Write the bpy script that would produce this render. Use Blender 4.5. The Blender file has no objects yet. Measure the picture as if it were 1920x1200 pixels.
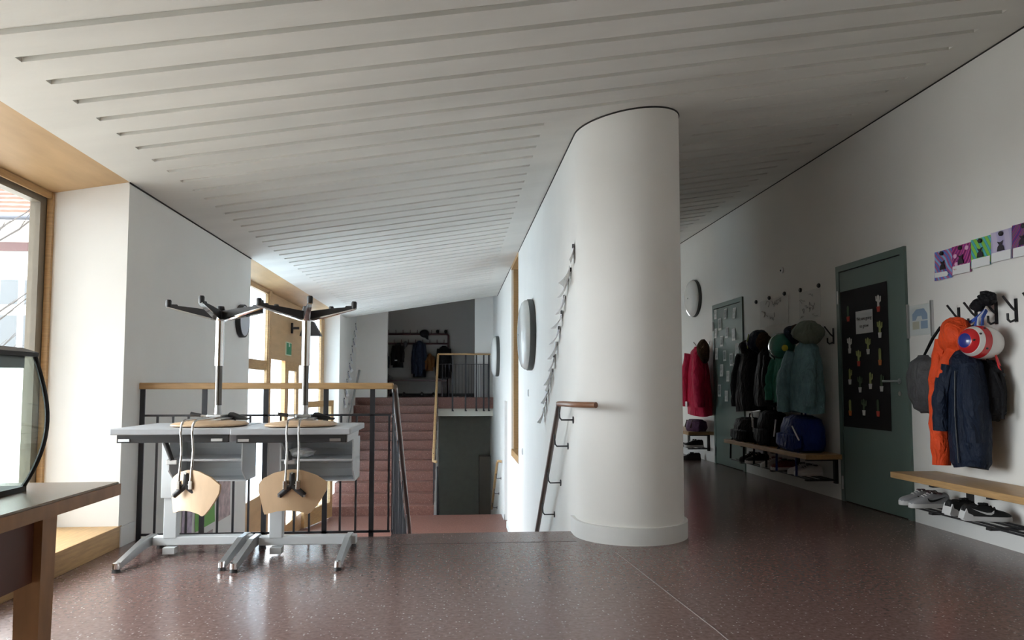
import bpy, bmesh, math, random
from mathutils import Vector, Matrix
random.seed(7)
SC = bpy.context.scene
COL = SC.collection
PI = math.pi

# ------------------------------------------------------------------ camera, sky, exposure
FPX = 1350.0
cam_d = bpy.data.cameras.new('camera')
cam_d.sensor_fit = 'HORIZONTAL'
cam_d.sensor_width = 36.0
cam_d.lens = FPX / 1920.0 * 36.0
cam_d.shift_y = 40.96 / 1920.0
cam_d.clip_start = 0.05
cam = bpy.data.objects.new('camera', cam_d)
COL.objects.link(cam)
cam.location = (0, 0, 1.05)
cam.rotation_euler = (math.radians(90 + 3.52), 0, math.radians(-4.565))
SC.camera = cam

world = bpy.data.worlds.new('overcast')
SC.world = world
world.use_nodes = True
bg = world.node_tree.nodes['Background']
bg.inputs[0].default_value = (0.94, 0.965, 1.0, 1)
bg.inputs[1].default_value = 8.0
SC.view_settings.view_transform = 'Standard'
SC.view_settings.look = 'None'
SC.view_settings.gamma = 1.0
SC.view_settings.exposure = 1.25
SC.cycles.max_bounces = 14
SC.cycles.diffuse_bounces = 10
SC.cycles.transparent_max_bounces = 16
SC.cycles.sample_clamp_indirect = 12.0


def portal(name, loc, rot, sx, sy):
    d = bpy.data.lights.new(name, 'AREA')
    d.shape = 'RECTANGLE'
    d.size = sx
    d.size_y = sy
    d.cycles.is_portal = True
    o = bpy.data.objects.new(name, d)
    COL.objects.link(o)
    o.location = loc
    o.rotation_euler = rot


# sky portals in the window openings (they only guide the sampling of the sky)
portal('window_portal', (-2.80, 3.0, 1.22), (0, -PI / 2, 0), 2.2, 3.9)
portal('entrance_portal', (-2.62, 10.9, 0.5), (0, -PI / 2, 0), 3.6, 6.0)
portal('corridor_portal', (3.1, 15.32, 1.6), (-PI / 2, 0, 0), 0.62, 1.5)


# ------------------------------------------------------------------ materials
MATS = {}


def mat(name, col, rough=0.6, metal=0.0, noise=0.0, nscale=8.0, bump=0.0, bscale=60.0, spec=0.5, stretch=None, col2=None, coat=0.0):
    if name in MATS:
        return MATS[name]
    m = bpy.data.materials.new(name)
    m.use_nodes = True
    nt = m.node_tree
    b = nt.nodes['Principled BSDF']
    b.inputs['Base Color'].default_value = (*col, 1)
    b.inputs['Roughness'].default_value = rough
    b.inputs['Metallic'].default_value = metal
    b.inputs['Specular IOR Level'].default_value = spec
    b.inputs['Coat Weight'].default_value = coat
    if noise or bump or col2:
        tc = nt.nodes.new('ShaderNodeTexCoord')
        mp = nt.nodes.new('ShaderNodeMapping')
        nt.links.new(tc.outputs['Object'], mp.inputs[0])
        if stretch:
            mp.inputs['Scale'].default_value = stretch
        if noise or col2:
            n = nt.nodes.new('ShaderNodeTexNoise')
            n.inputs['Scale'].default_value = nscale
            n.inputs['Detail'].default_value = 6
            nt.links.new(mp.outputs[0], n.inputs['Vector'])
            r = nt.nodes.new('ShaderNodeValToRGB')
            c2 = col2 or tuple(max(0, c * (1 - noise)) for c in col)
            c1 = col if col2 else tuple(min(1, c * (1 + noise)) for c in col)
            r.color_ramp.elements[0].position = 0.3
            r.color_ramp.elements[1].position = 0.7
            r.color_ramp.elements[0].color = (*c2, 1)
            r.color_ramp.elements[1].color = (*c1, 1)
            nt.links.new(n.outputs['Fac'], r.inputs[0])
            nt.links.new(r.outputs[0], b.inputs['Base Color'])
        if bump:
            n2 = nt.nodes.new('ShaderNodeTexNoise')
            n2.inputs['Scale'].default_value = bscale
            n2.inputs['Detail'].default_value = 4
            nt.links.new(mp.outputs[0], n2.inputs['Vector'])
            bp = nt.nodes.new('ShaderNodeBump')
            bp.inputs['Strength'].default_value = bump
            bp.inputs['Distance'].default_value = 0.01
            nt.links.new(n2.outputs['Fac'], bp.inputs['Height'])
            nt.links.new(bp.outputs[0], b.inputs['Normal'])
    MATS[name] = m
    return m


def glass_mat(name, tint, gloss=0.08, rough=0.0):
    if name in MATS:
        return MATS[name]
    m = bpy.data.materials.new(name)
    m.use_nodes = True
    nt = m.node_tree
    nt.nodes.clear()
    out = nt.nodes.new('ShaderNodeOutputMaterial')
    t = nt.nodes.new('ShaderNodeBsdfTransparent')
    t.inputs[0].default_value = (*tint, 1)
    g = nt.nodes.new('ShaderNodeBsdfGlossy')
    g.inputs['Roughness'].default_value = rough
    lw = nt.nodes.new('ShaderNodeLayerWeight')
    pw = nt.nodes.new('ShaderNodeMath')
    pw.operation = 'POWER'
    pw.inputs[1].default_value = 4.0
    nt.links.new(lw.outputs['Facing'], pw.inputs[0])
    fr = nt.nodes.new('ShaderNodeMath')
    fr.operation = 'MULTIPLY_ADD'
    fr.inputs[1].default_value = 0.5
    fr.inputs[2].default_value = gloss * 0.5
    nt.links.new(pw.outputs[0], fr.inputs[0])
    mx = nt.nodes.new('ShaderNodeMixShader')
    nt.links.new(fr.outputs[0], mx.inputs[0])
    nt.links.new(t.outputs[0], mx.inputs[1])
    nt.links.new(g.outputs[0], mx.inputs[2])
    nt.links.new(mx.outputs[0], out.inputs[0])
    MATS[name] = m
    return m


def frosted_mat(name, col, through=0.25):
    m = bpy.data.materials.new(name)
    m.use_nodes = True
    nt = m.node_tree
    nt.nodes.clear()
    out = nt.nodes.new('ShaderNodeOutputMaterial')
    t = nt.nodes.new('ShaderNodeBsdfTransparent')
    t.inputs[0].default_value = (*col, 1)
    g = nt.nodes.new('ShaderNodeBsdfTranslucent')
    g.inputs[0].default_value = (*col, 1)
    mx = nt.nodes.new('ShaderNodeMixShader')
    mx.inputs[0].default_value = 1 - through
    nt.links.new(t.outputs[0], mx.inputs[1])
    nt.links.new(g.outputs[0], mx.inputs[2])
    nt.links.new(mx.outputs[0], out.inputs[0])
    MATS[name] = m
    return m


def terrazzo(name, base, dark, chip, rough):
    m = bpy.data.materials.new(name)
    m.use_nodes = True
    nt = m.node_tree
    b = nt.nodes['Principled BSDF']
    b.inputs['Roughness'].default_value = rough
    tc = nt.nodes.new('ShaderNodeTexCoord')
    v = nt.nodes.new('ShaderNodeTexVoronoi')
    v.inputs['Scale'].default_value = 70
    nt.links.new(tc.outputs['Object'], v.inputs['Vector'])
    rnd = nt.nodes.new('ShaderNodeSeparateColor')
    nt.links.new(v.outputs['Color'], rnd.inputs[0])
    # chip present where the cell's random number is high and the point lies near the cell centre
    ramp = nt.nodes.new('ShaderNodeValToRGB')
    ramp.color_ramp.elements[0].position = 0.78
    ramp.color_ramp.elements[1].position = 0.95
    nt.links.new(rnd.outputs[0], ramp.inputs[0])
    near = nt.nodes.new('ShaderNodeValToRGB')
    near.color_ramp.elements[0].position = 0.22
    near.color_ramp.elements[0].color = (1, 1, 1, 1)
    near.color_ramp.elements[1].position = 0.34
    near.color_ramp.elements[1].color = (0, 0, 0, 1)
    nt.links.new(v.outputs['Distance'], near.inputs[0])
    mul = nt.nodes.new('ShaderNodeMath')
    mul.operation = 'MULTIPLY'
    nt.links.new(ramp.outputs[0], mul.inputs[0])
    nt.links.new(near.outputs[0], mul.inputs[1])
    n = nt.nodes.new('ShaderNodeTexNoise')
    n.inputs['Scale'].default_value = 45
    n.inputs['Detail'].default_value = 8
    nt.links.new(tc.outputs['Object'], n.inputs['Vector'])
    r2 = nt.nodes.new('ShaderNodeValToRGB')
    r2.color_ramp.elements[0].position = 0.35
    r2.color_ramp.elements[1].position = 0.65
    r2.color_ramp.elements[0].color = (*dark, 1)
    r2.color_ramp.elements[1].color = (*base, 1)
    nt.links.new(n.outputs['Fac'], r2.inputs[0])
    mx = nt.nodes.new('ShaderNodeMixRGB')
    mx.inputs['Color2'].default_value = (*chip, 1)
    nt.links.new(mul.outputs[0], mx.inputs['Fac'])
    nt.links.new(r2.outputs[0], mx.inputs['Color1'])
    nt.links.new(mx.outputs[0], b.inputs['Base Color'])
    MATS[name] = m
    return m


PLASTER = mat('white_plaster', (0.80, 0.79, 0.76), 0.75, noise=0.025, nscale=1.6, bump=0.05, bscale=35, spec=0.25)
BASEP = mat('baseboard_paint', (0.74, 0.745, 0.73), 0.5, noise=0.02, spec=0.35)
CONC = mat('limewashed_concrete', (0.69, 0.68, 0.64), 0.8, noise=0.07, nscale=1.3, bump=0.12, bscale=22, spec=0.2, stretch=(0.6, 2.2, 1))
FLOOR = terrazzo('terrazzo', (0.190, 0.120, 0.108), (0.130, 0.078, 0.069), (0.46, 0.40, 0.37), 0.24)
STAIR = terrazzo('red_terrazzo', (0.205, 0.090, 0.068), (0.142, 0.060, 0.046), (0.45, 0.33, 0.29), 0.42)
JOINT = mat('joint_metal', (0.17, 0.125, 0.115), 0.5, 0.2)
JOINT_SHADE = mat('dark_joint_and_gap_shade', (0.03, 0.028, 0.026), 0.9)  # real floor joint and dark baseboard; also painted shade of ceiling and door gaps
OAK = mat('oiled_oak', (0.46, 0.285, 0.13), 0.42, noise=0.16, nscale=5, stretch=(1.5, 1.5, 14))
OAKX = mat('oak_long_x', (0.44, 0.27, 0.12), 0.42, noise=0.16, nscale=6, stretch=(1.2, 12, 12))
OAKY = mat('oak_long_y', (0.46, 0.285, 0.125), 0.42, noise=0.16, nscale=6, stretch=(12, 1.2, 12))
SOFF = mat('oak_veneer', (0.50, 0.33, 0.17), 0.5, noise=0.10, nscale=3, stretch=(4, 0.8, 4))
FRAMEG = mat('grey_brown_frame', (0.20, 0.17, 0.13), 0.5, noise=0.08)
STEEL = mat('dark_steel', (0.045, 0.045, 0.05), 0.45, 0.6)
BLUESTEEL = mat('blue_grey_steel', (0.10, 0.115, 0.14), 0.4, 0.5)
BRONZE = mat('bronze_steel', (0.17, 0.14, 0.125), 0.4, 0.6)
CHROME = mat('chrome', (0.80, 0.80, 0.80), 0.10, 1.0)
TUBEM = mat('nickel_tube', (0.50, 0.48, 0.46), 0.22, 1.0)
SATIN = mat('satin_metal', (0.55, 0.56, 0.57), 0.32, 0.9)
GREYM = mat('light_grey_powder_coat', (0.64, 0.67, 0.69), 0.45)
DESKT = mat('grey_laminate', (0.44, 0.46, 0.49), 0.42, noise=0.03, nscale=30)
BLACKP = mat('black_plastic', (0.022, 0.022, 0.024), 0.5)
PLY = mat('beech_plywood', (0.60, 0.42, 0.26), 0.40, noise=0.08, nscale=4, stretch=(1.5, 14, 1.5))
PLYE = mat('plywood_edge', (0.30, 0.19, 0.11), 0.6, noise=0.2, nscale=40)
TABW = mat('table_brown_wood', (0.36, 0.185, 0.075), 0.40, noise=0.22, nscale=5, stretch=(3, 3, 1))
TABT = mat('table_top_wood', (0.20, 0.14, 0.092), 0.27, noise=0.15, nscale=5, stretch=(8, 1.2, 8))
DRAWW = mat('dark_red_wood', (0.13, 0.045, 0.028), 0.45, noise=0.2, nscale=4)
GREEND = mat('green_grey_door_paint', (0.125, 0.185, 0.165), 0.38)
BLACKC = mat('black_card', (0.012, 0.012, 0.013), 0.8)
PAPER = mat('white_paper', (0.78, 0.79, 0.80), 0.85)
DGREY = mat('dark_grey_green_paint', (0.31, 0.325, 0.285), 0.7, noise=0.05)
OPAL = mat('opal_glass', (0.74, 0.74, 0.72), 0.12)
LAMPB = mat('lamp_base_grey', (0.07, 0.073, 0.07), 0.5)
CLEAR = glass_mat('clear_glass', (0.97, 0.985, 0.98))
TANKG = glass_mat('tank_glass', (0.93, 0.965, 0.955))
FROST = frosted_mat('frosted_glass', (0.64, 0.715, 0.765), 0.2)
RUST = mat('dark_red_tube', (0.055, 0.014, 0.016), 0.45)


# ------------------------------------------------------------------ mesh helpers
class MB:
    def __init__(self):
        self.bm = bmesh.new()

    def _poly(self, vs):
        try:
            return self.bm.faces.new(vs)
        except ValueError:
            return None

    def box(self, x0, x1, y0, y1, z0, z1, bev=0.0, M=None):
        v = [self.bm.verts.new((x, y, z)) for x in (x0, x1) for y in (y0, y1) for z in (z0, z1)]
        fs = [self._poly([v[i] for i in q]) for q in ((0, 1, 3, 2), (4, 6, 7, 5), (0, 4, 5, 1), (2, 3, 7, 6), (0, 2, 6, 4), (1, 5, 7, 3))]
        if M is not None:
            bmesh.ops.transform(self.bm, matrix=M, verts=v)
        if bev:
            es = list({e for f in fs for e in f.edges})
            bmesh.ops.bevel(self.bm, geom=es, offset=bev, segments=2, affect='EDGES', profile=0.5)
        return self

    def loft(self, rings, cap=True, close=False):
        R = [[self.bm.verts.new(p) for p in r] for r in rings]
        n = len(R[0])
        k = len(R)
        for i in range(k if close else k - 1):
            a, b = R[i], R[(i + 1) % k]
            for j in range(n):
                self._poly((a[j], a[(j + 1) % n], b[(j + 1) % n], b[j]))
        if cap and not close:
            self._poly(R[0][::-1])
            self._poly(R[-1])
        return self

    def tube(self, pts, r, seg=8, sx=1.0, close=False):
        pts = [Vector(p) for p in pts]
        n = len(pts)
        rs = r if isinstance(r, (list, tuple)) else [r] * n
        rings = []
        prev = None
        for i, p in enumerate(pts):
            if close:
                t = (pts[(i + 1) % n] - pts[i - 1])
            elif i == 0:
                t = pts[1] - pts[0]
            elif i == n - 1:
                t = pts[-1] - pts[-2]
            else:
                t = (pts[i + 1] - pts[i]).normalized() + (pts[i] - pts[i - 1]).normalized()
            t.normalize()
            if prev is None:
                a = Vector((0, 0, 1)) if abs(t.z) < 0.9 else Vector((1, 0, 0))
                u = t.cross(a).normalized()
            else:
                u = (prev - t * prev.dot(t)).normalized()
            prev = u
            w = t.cross(u)
            rings.append([p + (u * math.cos(q) * sx + w * math.sin(q)) * rs[i] for q in [2 * PI * j / seg for j in range(seg)]])
        return self.loft(rings, close=close)

    def cyl(self, p0, p1, r0, r1=None, seg=16):
        return self.tube([p0, p1], [r0, r0 if r1 is None else r1], seg)

    def prism(self, poly, axis, a0, a1):
        def P(q, a):
            return {'x': (a, q[0], q[1]), 'y': (q[0], a, q[1]), 'z': (q[0], q[1], a)}[axis]
        return self.loft([[P(q, a0) for q in poly], [P(q, a1) for q in poly]])

    def lathe(self, prof, c=(0, 0, 0), axis='z', seg=32):
        c = Vector(c)
        rings = []
        for r, z in prof:
            ring = []
            for j in range(seg):
                a = 2 * PI * j / seg
                u, w = r * math.cos(a), r * math.sin(a)
                ring.append(c + Vector({'z': (u, w, z), 'y': (u, z, w), 'x': (z, u, w)}[axis]))
            rings.append(ring)
        return self.loft(rings)

    def ball(self, c, rx, ry=None, rz=None, seg=12, rows=8):
        ry = ry or rx
        rz = rz or rx
        rings = []
        for i in range(1, rows):
            ph = PI * i / rows
            rings.append([(c[0] + rx * math.sin(ph) * math.cos(2 * PI * j / seg), c[1] + ry * math.sin(ph) * math.sin(2 * PI * j / seg), c[2] - rz * math.cos(ph)) for j in range(seg)])
        return self.loft(rings)

    def quad(self, a, b, c, d):
        self._poly([self.bm.verts.new(p) for p in (a, b, c, d)])
        return self

    def sheet(self, f, nu, nv, th=0.0, keep=None):
        """grid surface f(u,v), u,v in 0..1, given a thickness along +y (local)"""
        def grid(off):
            return [[self.bm.verts.new(Vector(f(i / nu, j / nv)) + Vector(off)) for j in range(nv + 1)] for i in range(nu + 1)]
        A = grid((0, 0, 0))
        for i in range(nu):
            for j in range(nv):
                self._poly((A[i][j], A[i + 1][j], A[i + 1][j + 1], A[i][j + 1]))
        if th:
            B = grid((0, th, 0))
            for i in range(nu):
                for j in range(nv):
                    self._poly((B[i][j], B[i][j + 1], B[i + 1][j + 1], B[i + 1][j]))
            for i in range(nu):
                self._poly((A[i][0], B[i][0], B[i + 1][0], A[i + 1][0]))
                self._poly((A[i][nv], A[i + 1][nv], B[i + 1][nv], B[i][nv]))
            for j in range(nv):
                self._poly((A[0][j], A[0][j + 1], B[0][j + 1], B[0][j]))
                self._poly((A[nu][j], B[nu][j], B[nu][j + 1], A[nu][j + 1]))
        return self

    def build(self, name, m, parent=None, smooth=None, label=None, kind=None):
        bmesh.ops.recalc_face_normals(self.bm, faces=self.bm.faces[:])
        me = bpy.data.meshes.new(name)
        self.bm.to_mesh(me)
        self.bm.free()
        for mm in (m if isinstance(m, (list, tuple)) else [m]):
            me.materials.append(mm)
        if smooth:
            me.shade_smooth()
            me.set_sharp_from_angle(angle=math.radians(smooth))
        o = bpy.data.objects.new(name, me)
        COL.objects.link(o)
        if parent is not None:
            o.parent = parent
        if label:
            o['label'] = label
        if kind:
            o['kind'] = kind
        return o


def tag(o, label, cat, group=None):
    o['label'] = label
    o['category'] = cat
    if group:
        o['group'] = group
    return o


def thing(name, label, cat, loc=(0, 0, 0), rz=0.0, group=None):
    o = bpy.data.objects.new(name, None)
    o.empty_display_size = 0.1
    COL.objects.link(o)
    o.location = loc
    o.rotation_euler = (0, 0, rz)
    return tag(o, label, cat, group)


def struct_empty(name, label=None):
    o = bpy.data.objects.new(name, None)
    COL.objects.link(o)
    o['kind'] = 'structure'
    if label:
        o['label'] = label
    return o


def copy_tree(o, parent=None):
    c = o.copy()
    COL.objects.link(c)
    c.parent = parent
    for ch in list(o.children):
        copy_tree(ch, c)
    return c


def S(name, mb, m, smooth=None, label=None):
    o = mb.build(name, m, None, smooth, label, 'structure')
    return o


def text(name, body, size, m, parent, loc, rot, align='CENTER', ext=0.0004):
    cu = bpy.data.curves.new(name, 'FONT')
    cu.body = body
    cu.size = size
    cu.align_x = align
    cu.align_y = 'CENTER'
    cu.extrude = ext
    cu.materials.append(m)
    tmp = bpy.data.objects.new('lettering_curve', cu)
    COL.objects.link(tmp)
    me = bpy.data.meshes.new_from_object(tmp.evaluated_get(bpy.context.evaluated_depsgraph_get()))
    bpy.data.objects.remove(tmp)
    o = bpy.data.objects.new(name, me)
    COL.objects.link(o)
    o.parent = parent
    o.location = loc
    o.rotation_euler = rot
    return o


# ------------------------------------------------------------------ the shell of the place
XR, XL, XC, XC2 = 3.584, -2.18, 0.87, 1.63
ZL = -1.25          # half landing
ZU = 0.80           # upper landing
YE = 5.25           # edge of the main floor
def ceilz(x):
    return 2.760 + 0.1575 * x


# floor with the stair opening
mb = MB()
poly = [(-2.95, -3.2), (3.7, -3.2), (3.7, 15.6), (1.25, 15.6), (1.25, YE), (-0.44, YE), (-0.44, 5.17), (-2.95, 5.17)]
mb.prism(poly, 'z', -0.22, 0.0)
S('floor', mb, FLOOR, label='dark red-brown terrazzo floor with pale chips')
# thin metal joints let into the terrazzo
mb = MB()
mb.tube([(1.02, 4.56, 0.0004), (1.13, 3.1, 0.0004), (1.2, 1.2, 0.0004)], 0.0028, 6)
S('trim_1', mb, JOINT, label='thin joint strip in the terrazzo floor')
mb = MB()
mb.box(-0.44, 0.83, 4.90, 4.908, -0.004, 0.0008)
S('trim_2', mb, JOINT_SHADE, label='dark joint in front of the stair edge')

# ceiling sheet with recessed grooves
mb = MB()
bm = mb.bm
gY = []
y = 3.201 - 0.2335 * 22
while y < 14.3:
    gY.append(y)
    y += 0.2335
GW, GD = 0.048, 0.024
xs = [-2.30, -1.892, 0.606, 1.89, 3.25, 3.66]
ys = [-3.2]
for y in gY:
    if y > -3.1:
        ys += [y - GW / 2, y + GW / 2]
ys.append(14.6)
cache = {}
def cv(x, y, up=0):
    k = (round(x, 4), round(y, 4), up)
    if k not in cache:
        cache[k] = bm.verts.new((x, y, ceilz(x) + (GD if up else 0)))
    return cache[k]
for j in range(len(ys) - 1):
    groove_row = j % 2 == 1
    for i in range(5):
        x0, x1, y0, y1 = xs[i], xs[i + 1], ys[j], ys[j + 1]
        ym = (y0 + y1) / 2
        full = ym < 4.7
        g = groove_row and (i in (1, 3) or (i == 2 and full))
        if g:
            bm.faces.new((cv(x0, y0, 1), cv(x0, y1, 1), cv(x1, y1, 1), cv(x1, y0, 1)))
            bm.faces.new((cv(x0, y0), cv(x1, y0), cv(x1, y0, 1), cv(x0, y0, 1)))
            bm.faces.new((cv(x0, y1), cv(x0, y1, 1), cv(x1, y1, 1), cv(x1, y1)))
            if i == 1 or (i == 3 and not full):
                bm.faces.new((cv(x0, y0), cv(x0, y0, 1), cv(x0, y1, 1), cv(x0, y1)))
            if i == 3 or (i == 1 and not full):
                bm.faces.new((cv(x1, y0), cv(x1, y1), cv(x1, y1, 1), cv(x1, y0, 1)))
        else:
            bm.faces.new((cv(x0, y0), cv(x0, y1), cv(x1, y1), cv(x1, y0)))
# closing upstand at the far edge
for i in range(5):
    x0, x1 = xs[i], xs[i + 1]
    a, b = bm.verts.new((x0, 14.6, 3.9)), bm.verts.new((x1, 14.6, 3.9))
    bm.faces.new((cv(x0, 14.6), a, b, cv(x1, 14.6)))
S('ceiling', mb, CONC, label='sloping pale concrete ceiling with rows of long narrow grooves')
S('roof', MB().box(-3.0, 3.85, -3.45, 18.9, 3.86, 4.0), CONC)

# outer and inner walls
S('wall_right', MB().box(XR, XR + 0.22, -3.3, 15.7, -0.25, 3.9), PLASTER, label='white plaster wall with doors and coat hooks')
S('wall_back', MB().box(-3.0, 3.8, -3.35, -3.15, -0.25, 3.9), SOFF)  # unseen wall; oak finish put in to cut fill light from behind
S('wall_left', MB().box(-2.95, XL, -3.3, 1.0, -0.25, 3.9), PLASTER)
S('wall_left_pier', MB().box(-2.765, XL, 4.95, 7.85, -2.6, 3.9), PLASTER, label='white pier between window and entrance')
S('wall_left_far', MB().box(-2.75, XL, 13.9, 18.8, -2.6, 3.9), PLASTER)
S('wall_left_above_window', MB().box(-2.95, -2.70, 0.95, 5.0, 2.335, 3.9), PLASTER)
S('wall_left_above_entrance', MB().box(-2.75, -2.50, 7.8, 13.95, 2.315, 3.9), PLASTER)
S('wall_left_below_window', MB().box(-2.95, -2.70, 0.95, 5.0, -0.25, 0.13), PLASTER)
# column-ended wall between hall and corridor
r = 0.38
arc = [(1.25 - r * math.cos(a), 5.12 - r * math.sin(a)) for a in [PI * k / 40 for k in range(41)]]
pts = arc + [(XC2, 9.79), (XC, 9.79)]
S('wall_middle', MB().prism(pts, 'z', -2.6, 3.3), PLASTER, 40, 'white wall with a rounded column-like end')
S('wall_middle_below_window', MB().box(XC, XC2, 9.789, 11.0, -2.6, 0.055), PLASTER)
S('wall_middle_pier', MB().box(XC, XC2, 10.999, 11.88, -2.6, 3.3), PLASTER)
S('wall_middle_door_niche', MB().box(XC + 0.10, XC2, 11.879, 12.54, -2.6, 0.80), mat('pale_grey_door', (0.60, 0.62, 0.64), 0.5))
S('wall_middle_above_door', MB().box(XC, XC2, 11.879, 12.54, 0.80, 3.3), PLASTER)
S('wall_middle_end', MB().box(XC, XC2, 12.53, 18.8, -2.6, 3.9), PLASTER)
# plinth round the column end
r2 = 0.405
arc2 = [(1.25 - r2 * math.cos(a), 5.12 - r2 * math.sin(a)) for a in [PI * k / 40 for k in range(41)]]
bp = MB().prism([(0.845, 5.245)] + arc2 + [(1.655, 15.4), (1.64, 15.4), (1.64, 5.3), (0.9, 5.245)], 'z', 0.0, 0.115)
S('baseboard_column', bp, BASEP, 40, 'white plinth round the foot of the column')
S('baseboard_right', MB().box(XR - 0.014, XR + 0.01, -3.2, 5.39, 0, 0.14), BASEP)
S('baseboard_right_middle', MB().box(XR - 0.014, XR + 0.01, 6.47, 8.64, 0, 0.14), BASEP)
S('baseboard_right_far', MB().box(XR - 0.014, XR + 0.01, 9.72, 15.4, 0, 0.14), BASEP)
S('baseboard_left', MB().box(XL - 0.01, XL + 0.012, 4.96, 5.17, 0, 0.13), BASEP)
# dark strips painted as the shade of the gap under the ceiling
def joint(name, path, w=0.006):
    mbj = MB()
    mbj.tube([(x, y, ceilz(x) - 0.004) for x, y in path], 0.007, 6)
    S(name, mbj, JOINT_SHADE, label='dark strip standing for the shadow gap between wall and ceiling')
joint('gap_shade_3', [(XR, -3), (XR, 15.5)])
joint('gap_shade_4', arc[::-1] + [(XC, 9.78)])
joint('gap_shade_5', [(XL, 4.95), (XL, 7.85)])
joint('gap_shade_6', [(XC, 11.0), (XC, 14.59)])

# corridor end wall with a window that lights the far corridor
S('wall_corridor_end', MB().box(1.2, 2.8, 15.4, 15.6, -0.2, 3.9), PLASTER)
S('wall_corridor_end_right', MB().box(3.5, 3.7, 15.4, 15.6, -0.2, 3.9), PLASTER)
S('wall_corridor_end_below', MB().box(2.79, 3.51, 15.4, 15.6, -0.2, 0.9), PLASTER)
S('wall_corridor_end_above', MB().box(2.79, 3.51, 15.4, 15.6, 2.3, 3.9), PLASTER)
w = struct_empty('window_3')
MB().box(2.8, 3.5, 15.47, 15.476, 0.9, 2.3).build('pane', CLEAR, w)
for x in (2.80, 3.44):
    MB().box(x, x + 0.06, 15.44, 15.5, 0.9, 2.3).build('window_frame', OAK, w)

# ------------------------------------------------------------------ big window on the left
w = struct_empty('window_1', 'tall window with oak lining and grey frame')
MB().loft([[(XL, y, ceilz(XL) + 0.0), (XL, y, ceilz(XL) + 0.05), (-2.71, y, 2.40), (-2.71, y, 2.325)] for y in (1.0, 4.949)]).build('soffit_panel', SOFF, w)
MB().box(-2.675, -2.66, 0.99, 4.95, 2.285, 2.33).build('head_trim', OAKY, w)
MB().box(-2.69, -2.655, 4.925, 4.955, 0.13, 2.33).build('jamb_trim', OAK, w)
MB().box(-2.76, -2.695, 4.86, 4.95, 0.13, 2.33).build('window_frame', FRAMEG, w)
MB().box(-2.76, -2.695, 0.99, 4.87, 2.25, 2.33).build('window_frame', FRAMEG, w)
MB().box(-2.76, -2.695, 0.99, 4.87, 0.13, 0.19).build('window_frame', FRAMEG, w)
MB().box(-2.76, -2.695, 0.99, 1.07, 0.13, 2.33).build('window_frame', FRAMEG, w)
MB().box(-2.73, -2.724, 1.05, 4.87, 0.18, 2.26).build('pane', CLEAR, w)
MB().box(-2.70, XL + 0.004, 1.0, 4.99, 0.0, 0.137, bev=0.003).build('sill_board', OAKY, w, label='broad oak window seat board')

# ------------------------------------------------------------------ entrance glazing
w = struct_empty('window_2', 'oak framed entrance glazing with frosted panes')
XF = -2.50
MB().loft([[(XL, y, ceilz(XL)), (XL, y, ceilz(XL) + 0.06), (XF - 0.05, y, 2.38), (XF - 0.05, y, 2.31)] for y in (7.85, 13.9)]).build('soffit_panel', SOFF, w)
MB().box(XF - 0.04, XF + 0.03, 7.85, 9.95, 2.27, 2.33).build('head_rail', OAKY, w)
MB().box(XF - 0.04, XF + 0.03, 9.74, 9.96, ZL, 2.31).build('post', OAK, w)
MB().box(XF + 0.03, XF + 0.045, 9.77, 9.85, ZL, 2.31).build('post_trim', OAK, w)
MB().box(XF - 0.03, XF + 0.02, 7.85, 9.74, 1.26, 1.385).build('transom', OAKY, w)
MB().box(XF - 0.012, XF - 0.004, 7.85, 9.74, 1.385, 2.28).build('pane', FROST, w)
MB().box(XF - 0.012, XF - 0.004, 7.85, 9.74, -0.35, 1.26).build('pane', FROST, w)
MB().box(XF - 0.03, XF + 0.02, 7.85, 9.74, ZL, -0.35).build('bottom_panel', SOFF, w)
MB().box(XF - 0.03, XF + 0.02, 9.96, 12.36, 1.42, 2.315).build('lintel_panel', SOFF, w)
MB().box(XF - 0.035, XF + 0.025, 10.80, 12.36, 1.385, 1.42).build('head_rail', OAKY, w)
MB().box(XF - 0.05, XF + 0.03, 12.30, 12.42, ZL, 2.31).build('post', OAK, w)
MB().box(XF - 0.012, XF - 0.004, 12.42, 13.6, ZL + 0.1, 2.28).build('pane', FROST, w)
MB().box(XF - 0.05, XF + 0.03, 13.58, 13.9, ZL, 2.31).build('post', OAK, w)
MB().box(XF - 0.05, XF + 0.03, 12.42, 13.6, ZL, ZL + 0.1).build('bottom_rail', OAKY, w)
# fixed half of the door and its glazed leaf
d = struct_empty('door_3', 'oak entrance door with glass')
MB().box(XF - 0.03, XF + 0.03, 10.78, 11.0, ZL, 1.385).build('stile', OAK, d)
MB().box(XF - 0.03, XF + 0.03, 11.53, 11.72, ZL, 1.385).build('stile', OAK, d)
MB().box(XF - 0.03, XF + 0.03, 11.0, 11.53, 1.28, 1.385).build('door_rail', OAKY, d)
MB().box(XF - 0.03, XF + 0.03, 11.0, 11.53, ZL, ZL + 0.25).build('door_rail', OAKY, d)
MB().box(XF - 0.006, XF + 0.0, 11.0, 11.53, ZL + 0.25, 1.28).build('pane', FROST, d)
MB().box(XF - 0.006, XF + 0.0, 11.72, 12.30, ZL + 0.25, 1.385).build('pane', FROST, d)
MB().box(XF - 0.03, XF + 0.03, 11.72, 12.30, ZL, ZL + 0.25).build('door_rail', OAKY, d)
h = MB().box(XF - 0.01, XF + 0.07, 10.86, 10.9, -0.26, -0.22).build('door_handle', SATIN, d)
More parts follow.
